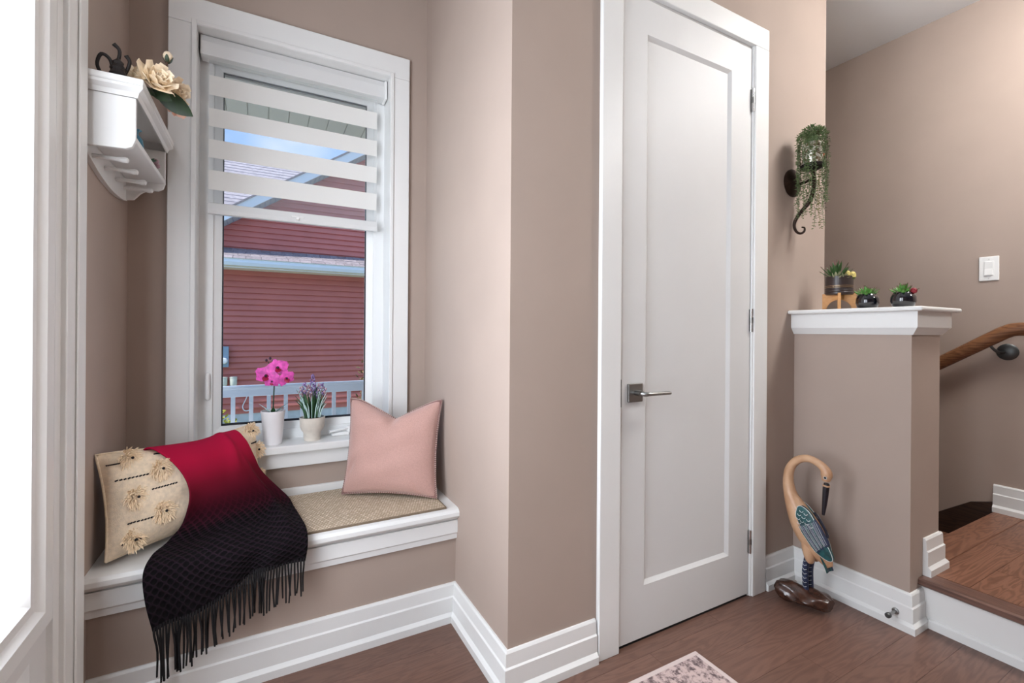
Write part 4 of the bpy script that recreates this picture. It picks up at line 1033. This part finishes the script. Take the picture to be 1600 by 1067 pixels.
# wings: outline in the side plane, bulged over the body
wout0 = [(1.165, .412), (1.150, .418), (1.120, .405), (1.092, .372), (1.068, .330), (1.040, .285), (1.028, .250), (1.036, .235), (1.060, .238), (1.092, .255), (1.124, .290), (1.152, .330), (1.170, .375)]
wc_ = Vector((0, 1.105, .325))
for s_ in (-1, 1):
    wout = [(y_ - (.032 if s_ < 0 else -.012), z_ + (.004 if s_ < 0 else 0)) for y_, z_ in wout0]; WS = -.032 if s_ < 0 else .012
    def wx(y, z, h_=0):
        y = y - WS; q = ((y - 1.105) * .66 + (z - .325) * .75) / .11; r_ = (-(y - 1.105) * .75 + (z - .325) * .66) / .05
        return KX + s_ * (.047 + h_ - .020 * q * q * .55 - .011 * r_ * r_ * .6)
    def patch(pl, h_, sc_=1.0, c=None):
        c = c or (sum(p[0] for p in pl) / len(pl), sum(p[1] for p in pl) / len(pl))
        rings = []; mbp = MB(); n = len(pl); vs = [(wx(c[0], c[1], h_), c[0], c[1])]
        for t in (.35, .7, 1.0):
            for p in pl:
                yy, zz = c[0] + (p[0] - c[0]) * t * sc_, c[1] + (p[1] - c[1]) * t * sc_; vs.append((wx(yy, zz, h_ - (.002 if t == 1 else 0)), yy, zz))
        for p in pl:
            yy, zz = c[0] + (p[0] - c[0]) * sc_, c[1] + (p[1] - c[1]) * sc_; vs.append((wx(yy, zz, h_ - .016), yy, zz))
        fs = [(0, 1 + k, 1 + (k + 1) % n) for k in range(n)]
        for r_ in range(3):
            o_ = 1 + r_ * n; fs += [(o_ + k, o_ + n + k, o_ + n + (k + 1) % n, o_ + (k + 1) % n) for k in range(n)]
        mbp.add(vs, fs); return mbp
    dense = [(p.x, p.y) for p in crom([(a, b_, 0) for a, b_ in wout] + [(wout[0][0], wout[0][1], 0)], 3)][:-1]
    wg = obj('wing', patch(dense, .006), 'crane_teal', cr_, smooth=50)
    obj('wing_rim', MB().sweep([(wx(y, z, .003), y, z) for y, z in dense + dense[:1]], .0016, 5), 'crane_line', wg, smooth=60)
    # long flight feathers with pale quills
    for k in range(9):
        t = k / 8; A = Vector((1.158 - .062 * t + WS, .346 + .040 * t)); B = Vector((1.078 - .036 * t + WS, .254 + .042 * t))
        d = B - A; n2 = Vector((-d.y, d.x)).normalized()
        pl = [A, A + d * .3 + n2 * .007, A + d * .75 + n2 * .008, A + d * .95 + n2 * .004, B, A + d * .95 - n2 * .004, A + d * .75 - n2 * .008, A + d * .3 - n2 * .007]
        f_ = obj('feather', patch([(p.x, p.y) for p in pl], .0085 + .0008 * (k % 2)), 'crane_navy' if k % 3 else 'crane_teal', wg, smooth=50)
        for off in ((0,) if k % 2 else (-.004, .003)):
            obj('quill', MB().sweep([(wx((A + d * q + n2 * off).x, (A + d * q + n2 * off).y, .0105), (A + d * q + n2 * off).x, (A + d * q + n2 * off).y) for q in (.08, .3, .55, .8, .93)], .0006, 4), 'crane_line', f_)
    for j, (y, z) in enumerate(((1.145, .402), (1.127, .396), (1.152, .386), (1.134, .380), (1.115, .376), (1.155, .369), (1.139, .363), (1.120, .360), (1.103, .353), (1.152, .352))):
        y += WS; z += .004
        obj('scallop', MB().sweep([(wx(y + .007 * math.cos(t), z - .006 * math.sin(t), .009), y + .007 * math.cos(t), z - .006 * math.sin(t)) for t in [i * math.pi / 6 for i in range(7)]], .0011, 4), 'crane_line', wg)
# tail feathers, thighs, legs
for k in range(6):
    t = k / 5; dx_ = (-.02 + .04 * t)
    obj('tail_feather', MB().blade((KX + dx_, 1.062 - .01 * abs(t - .5), .255), (dx_ * .4, -.5, -.9), (0, -1, .4), .082, .022, -.1, .35, 6, tip=.55), 'crane_navy' if k % 2 else 'crane_teal', cr_, smooth=50)
for s_ in (-1, 1):
    obj('thigh', MB().sweep([(KX + s_ * .018, 1.105, .285), (KX + s_ * .022, 1.098, .245), (KX + s_ * .02, 1.092, .205), (KX + s_ * .018, 1.094, .192)], [.024, .023, .018, .01], 12, 3), 'crane_tan', cr_, smooth=60)
    lg = obj('leg', MB().sweep([(KX + s_ * .018, 1.10, .22), (KX + s_ * .018, 1.112, .15), (KX + s_ * .018, 1.108, .06)], [.013, .0125, .0115], 10, 3), 'crane_navy', cr_, smooth=60)
    for j in range(7):
        z = .085 + j * .018; obj('scratch', MB().sweep([(KX + s_ * .018 - .0115, 1.118, z + .007), (KX + s_ * .018 - .0135, 1.109, z), (KX + s_ * .018 - .011, 1.1, z + .005)], .0009, 4), 'crane_line', lg)
    for a in (-.5, 0, .5):
        obj('toe', MB().sweep([(KX + s_ * .018, 1.108, .07), (KX + s_ * .018 + .02 * math.sin(a) - .01, 1.135 + .012 * math.cos(a), .072), (KX + s_ * .018 + .04 * math.sin(a) - .015, 1.17, .062)], [.006, .005, .002], 6, 3), 'crane_line', lg, smooth=60)
def logf(u, v):
    a = 2 * math.pi * u; y = 1.212 - .19 * v
    q = math.sin(math.pi * min(1, max(0, .06 + .9 * v))) ** .35
    w = (.056 + .006 * math.sin(9 * v + 1)) * q; hgt = (.043 + .010 * math.sin(4.5 * v + 2)) * q
    lump = 1 + .10 * math.sin(3 * a + 7 * v) + .07 * math.sin(7 * a - 11 * v)
    x = KX - .018 + .16 * (v - .5) * .25 + w * math.cos(a) * lump; z = .043 + hgt * math.sin(a) * lump
    return Vector((x, y, max(.0005, min(z, .088))))
lb = MB().grid(logf, 30, 26)
for v in (0, 1):
    lb.add([logf(i / 30, v) for i in range(30)], [tuple(range(30))])
obj('log_base', lb, 'log_brown', cr_, smooth=45)

# ------------------------------------------------------------------ small fixed things
ds = empty('door_stop', (2.193, .866, .066), 'small steel door stop on the half wall baseboard', 'door stop')
obj('rod', MB().lathe((2.193, .866, .062), [(.012, 0), (.012, -.004), (.0055, -.006), (.005, -.055)], 14, 'x'), 'steel', ds, smooth=40)
obj('bumper', MB().lathe((2.193, .866, .062), [(.009, -.052), (.01, -.056), (.01, -.066), (.007, -.07), (.001, -.07)], 14, 'x'), 'rosette_grey', ds, smooth=40)
sw = empty('light_switch', (XF, .974, 1.513), 'white rocker light switch on the wall above the handrail', 'switch')
obj('plate', box(XF - .006, XF, .934, 1.014, 1.447, 1.58), 'plastic_white', sw, bevel=.003)
obj('switch_frame', box(XF - .0075, XF - .005, .954, .994, 1.474, 1.553), 'paint_trim', sw, bevel=.001)
obj('rocker', MB().prism([(XF - .007, .958, 1.478), (XF - .012, .958, 1.478), (XF - .008, .958, 1.513), (XF - .009, .958, 1.549), (XF - .007, .958, 1.549)], (0, .032, 0)), 'plastic_white', sw)
for z in (1.462, 1.565): obj('screw', MB().lathe((XF - .006, .974, z), [(.0035, 0), (.003, -.0012), (.001, -.0014)], 10, 'x'), 'paint_door', sw)
hr = empty('handrail', (XF, .95, 1.1), 'brown wooden stair handrail on the right wall', 'handrail')
obj('rail', MB().sweep([(3.44, 2.3, .205), (3.44, 1.161, .982), (3.44, .90, 1.16), (3.44, .868, 1.176), (3.44, .84, 1.18), (3.44, .45, 1.182)], [(.024, .035)] * 6, 14, up=(0, 0, 1)), 'wood_rail', hr, smooth=50)
bk_ = obj('bracket', MB().lathe((XF, .90, 1.058), [(.044, 0), (.044, -.004), (.036, -.011), (.012, -.015), (.001, -.016)], 28, 'x'), 'rosette_grey', hr, smooth=35, label='round grey metal wall bracket')
obj('bracket_arm', MB().sweep([(XF - .012, .91, 1.055), (3.462, .925, 1.058), (3.443, .943, 1.082), (3.44, .95, 1.105)], [.007, .0075, .007, .006], 10, 4), 'rosette_grey', bk_, smooth=60)
rg = empty('rug', (.95, .8, 0), 'grey and mauve distressed rug with plain border on the floor', 'rug')
obj('field', box(.42, 1.352, .46, 1.115, .0005, .008), 'rug_field', rg)
obj('border', MB().box(.40, 1.37, 1.115, 1.132, .0005, .0085).box(1.352, 1.37, .44, 1.115, .0005, .0085).box(.40, .42, .44, 1.115, .0005, .0085).box(.42, 1.352, .44, .46, .0005, .0085), 'rug_border', rg, bevel=.002)

# ------------------------------------------------------------------ outside
gd = obj('ground', box(-30, 30, 2.6, 60, -1.3, -1.1), 'ground'); tag(gd, 'ground between the two houses outside the window', 'ground', kind='structure')
pf = empty('porch', (.2, 3.0, 2.45), 'grey-green porch ceiling of narrow grooved boards above the window', 'porch ceiling', kind='structure')
pm = MB().prism([(0, 2.325, 2.45), (.104, 2.325, 2.45), (.104, 2.325, 2.465), (.11, 2.325, 2.465), (.11, 2.325, 2.475), (0, 2.325, 2.475)], (0, 1.06, 0))
first = None
for i in range(26):
    x = -1.3 + i * .11
    if first is None:
        first = obj('soffit_board', pm, 'porch_soffit', pf); first.location.x += x
    else:
        share(first, (first.location.x + i * .11, first.location.y, first.location.z), pf)
obj('porch_beam', box(-1.5, 2.1, 3.375, 3.43, 2.455, 2.6), 'ext_white', pf)
obj('porch_deck', box(-2.2, 2.6, 2.33, 3.95, -.3, -.2), 'concrete', pf)
rl = empty('porch_railing', (.2, 3.7, -.2), 'pale grey metal railing with square balusters outside the window', 'railing')
obj('top_rail', MB().box(-1.4, 2.2, 3.665, 3.735, .735, .757).box(-1.4, 2.2, 3.68, 3.72, .682, .735), 'rail_grey', rl, bevel=.004)
obj('bottom_rail', box(-1.4, 2.2, 3.685, 3.715, -.08, -.03), 'rail_grey', rl)
bf = obj('baluster', box(-.013, .013, 3.689, 3.711, -.03, .682), 'rail_grey', rl)
x0 = -.184 - .109 * 8
base = bf.location.copy(); bf.location.x = base.x + x0
for i in range(1, 26): share(bf, (base.x + x0 + i * .109, base.y, base.z), rl)

nh = empty('neighbour_house', (.5, 8.6, -1.1), 'neighbouring house clad in dusty red lap siding with white trim', 'house')
S = .0925
sb = MB().prism([(-3.2, 8.5, 0), (-3.2, 8.468, 0), (-3.2, 8.469, .014), (-3.2, 8.497, S), (-3.2, 8.5, S)], (6.5, 0, 0))
f0 = obj('siding_board', sb, 'siding', nh); b0 = f0.location.copy()
f0.location.z = b0.z - .115
for i in range(1, 25): share(f0, (b0.x, b0.y, b0.z - .115 + i * S), nh)
for i in range(28):
    z = 2.40 + i * S; xa = max(-3.2, (z - 3.19) / .678)
    obj('siding_board', MB().prism([(xa, 8.75, z), (xa, 8.718, z), (xa, 8.719, z + .014), (xa, 8.747, z + S), (xa, 8.75, z + S)], (3.3 - xa, 0, 0)), 'siding', nh)
obj('wall_core', MB().box(-3.2, 3.3, 8.5, 11, -.2, 2.2).prism([(-1.5, 8.752, 2.0), (3.3, 8.752, 2.0), (3.3, 8.752, 5.3), (-1.5, 8.752, 2.1)], (0, 2, 0)), 'siding', nh)
obj('foundation', box(-3.2, 3.3, 8.51, 9, -1.1, -.115), 'concrete', nh)
gt = obj('gutter', MB().prism([(-3.3, 8.16, 2.10), (-3.3, 8.105, 2.12), (-3.3, 8.09, 2.17), (-3.3, 8.10, 2.215), (-3.3, 8.08, 2.225), (-3.3, 8.17, 2.225)], (6.7, 0, 0)), 'ext_white', nh)
obj('eave_soffit', box(-3.3, 3.4, 8.16, 8.5, 2.09, 2.11), 'ext_white', nh)
obj('roof_deck', MB().prism([(-3.3, 8.12, 2.205), (-3.3, 8.12, 2.22), (-3.3, 8.76, 2.466), (-3.3, 8.76, 2.4)], (6.7, 0, 0)), 'shingle', nh)
sl_ = (2.466 - 2.22) / (8.76 - 8.12)
def shingle(w): return MB().prism([(0, 8.10, 2.219), (0, 8.10, 2.231), (0, 8.34, 2.231 + .24 * sl_ - .006), (0, 8.34, 2.219 + .24 * sl_ - .006)], (w, 0, 0))
protos = {}
for r_ in range(4):
    rr = random.Random(r_); x = -2.2 - .07 * r_
    while x < 2.9:
        w = rr.choice((.13, .17, .21))
        if w not in protos:
            protos[w] = obj('shingle', shingle(w - .006), 'shingle', nh); q = protos[w]; protos[(w, 'b')] = q.location.copy()
        else: q = share(protos[w], (0, 0, 0), nh)
        bb_ = protos[(w, 'b')]
        q.location = bb_ + Vector((x, .15 * r_, .15 * r_ * sl_ + rr.choice((0, .003)))); x += w
# gable rake
def rake(mb, Xa, Xb, ya, yb, z_at, t):
    za, zb = z_at(Xa), z_at(Xb)
    mb.add([(Xa, ya, za), (Xb, ya, zb), (Xb, yb, zb), (Xa, yb, za), (Xa, ya, za + t), (Xb, ya, zb + t), (Xb, yb, zb + t), (Xa, yb, za + t)], [(0, 3, 2, 1), (4, 5, 6, 7), (0, 1, 5, 4), (1, 2, 6, 5), (2, 3, 7, 6), (3, 0, 4, 7)])
zf = lambda X: 3.195 + (X + .0) * .678
zs = lambda X: 3.115 + X * .678
f_ = MB(); rake(f_, -1.6, 3.1, 8.33, 8.36, zf, .155); obj('rake_fascia', f_, 'ext_white', nh)
f_ = MB(); rake(f_, -1.6, 3.1, 8.36, 8.74, zf, .03); sof = obj('rake_soffit', f_, 'ext_soffit', nh)
gp_ = MB()
for i in range(60):
    X = -1.5 + i * .075
    gp_.add([(X, 8.37, zf(X) - .002), (X + .012, 8.37, zf(X + .012) - .002), (X + .012, 8.73, zf(X + .012) - .002), (X, 8.73, zf(X) - .002)], [(0, 1, 2, 3)])
obj('soffit_vent', gp_, 'meter_grey', sof, kind='stuff', solid=.003)
f_ = MB(); rake(f_, -1.65, 3.1, 8.31, 11.0, lambda X: zf(X) + .155, .03); obj('gable_roof', f_, 'shingle', nh)
# roof behind
bh = empty('far_roof', (-1.0, 12.0, 2.0), 'grey shingled roof rising behind the red gable', 'roof')
cs = MB().prism([(-9, 12.0, 3.37), (-9, 12.0, 3.425), (-9, 12.2, 3.56), (-9, 12.2, 3.5)], (14, 0, 0))
c0 = obj('shingle_course', cs, 'shingle_far', bh); bb_ = c0.location.copy()
for i in range(1, 23): share(c0, bb_ + Vector((0, .145 * i, .118 * i)), bh)
obj('roof_deck', MB().prism([(-9, 12.0, 3.36), (-9, 12.0, 3.4), (-9, 15.3, 6.07), (-9, 15.3, 5.9)], (14, 0, 0)), 'shingle', bh)
# services on the neighbour's wall
mbx = empty('meter_box', (-.53, 8.45, .49), 'grey electric meter box on the red siding wall', 'meter box')
obj('box', box(-.68, -.48, 8.36, 8.466, .56, .88), 'meter_grey', mbx, bevel=.006)
obj('dial', MB().lathe((-.54, 8.36, .66), [(.05, 0), (.05, -.03), (.04, -.045), (.001, -.05)], 16, 'y'), 'ext_white', mbx, smooth=40)
obj('conduit', MB().lathe((-.64, 8.43, -.9), [(.025, 0), (.025, 1.47)], 12), 'ext_white', mbx, smooth=40)
for i, (x, lab) in enumerate(((-.545, 'cream vent pipe nearest the meter box'), (-.415, 'cream vent pipe further right of the meter box'))):
    v_ = empty('vent_pipe', (x, 8.42, .25), lab, 'vent', 'vent pipes on the neighbour wall')
    obj('hood', MB().lathe((x, 8.40, .27), [(.045, 0), (.05, .02), (.05, .12), (.045, .135), (.001, .14)], 16), 'pipe_cream', v_, smooth=40)
    obj('collar', MB().lathe((x, 8.40, .39), [(.054, 0), (.054, .012)], 16), 'pipe_cream', v_, smooth=40)
    obj('pipe', MB().lathe((x, 8.40, .33), [(.035, 0), (.035, .066)], 12, 'y'), 'pipe_cream', v_, smooth=40)
cb = obj('cable', MB().sweep([(-.2, 8.458, .2), (-.24, 8.455, .05), (-.29, 8.455, -.08), (-.25, 8.455, -.15), (-.15, 8.455, -.13)], .008, 6, 5), 'ext_white'); tag(cb, 'white cable hooking down the neighbour wall', 'cable')
def shrub(name, c, r, n, m, label, lsz, seed):
    o = empty(name, (c[0], c[1], -1.1), label, 'shrub'); rnd = random.Random(seed); mb = MB(); sm_ = MB()
    for k in range(n):
        a, b_, q = rnd.uniform(0, 6.28), rnd.uniform(-1, 1), rnd.uniform(.3, 1) ** .5
        p = Vector((c[0] + r[0] * q * math.cos(a) * math.sqrt(1 - b_ * b_), c[1] + r[1] * q * math.sin(a) * math.sqrt(1 - b_ * b_), c[2] + r[2] * q * b_))
        leaf(mb, p, (rnd.uniform(-1, 1), rnd.uniform(-1, 1), rnd.uniform(-.3, 1)), (0, 0, 1), lsz * rnd.uniform(.7, 1.3), lsz * .55)
        if k % 14 == 0: sm_.sweep([(c[0] + rnd.uniform(-.05, .05), c[1], -1.1), (c[0] * .6 + p.x * .4, c[1], c[2] - r[2] * .4), tuple(p)], [.008, .006, .002], 5, 3)
    obj('foliage', mb, m, o, kind='stuff'); obj('branches', sm_, 'twig', o)
shrub('yellow_shrub', (-.36, 4.7, .1), (.2, .25, .36), 500, 'shrub_yellow', 'yellow-green shrub low behind the railing on the left', .05, 2)
shrub('autumn_shrub', (.98, 4.7, .45), (.2, .25, .5), 260, 'shrub_orange', 'sparse rusty shrub behind the railing on the right', .05, 3)
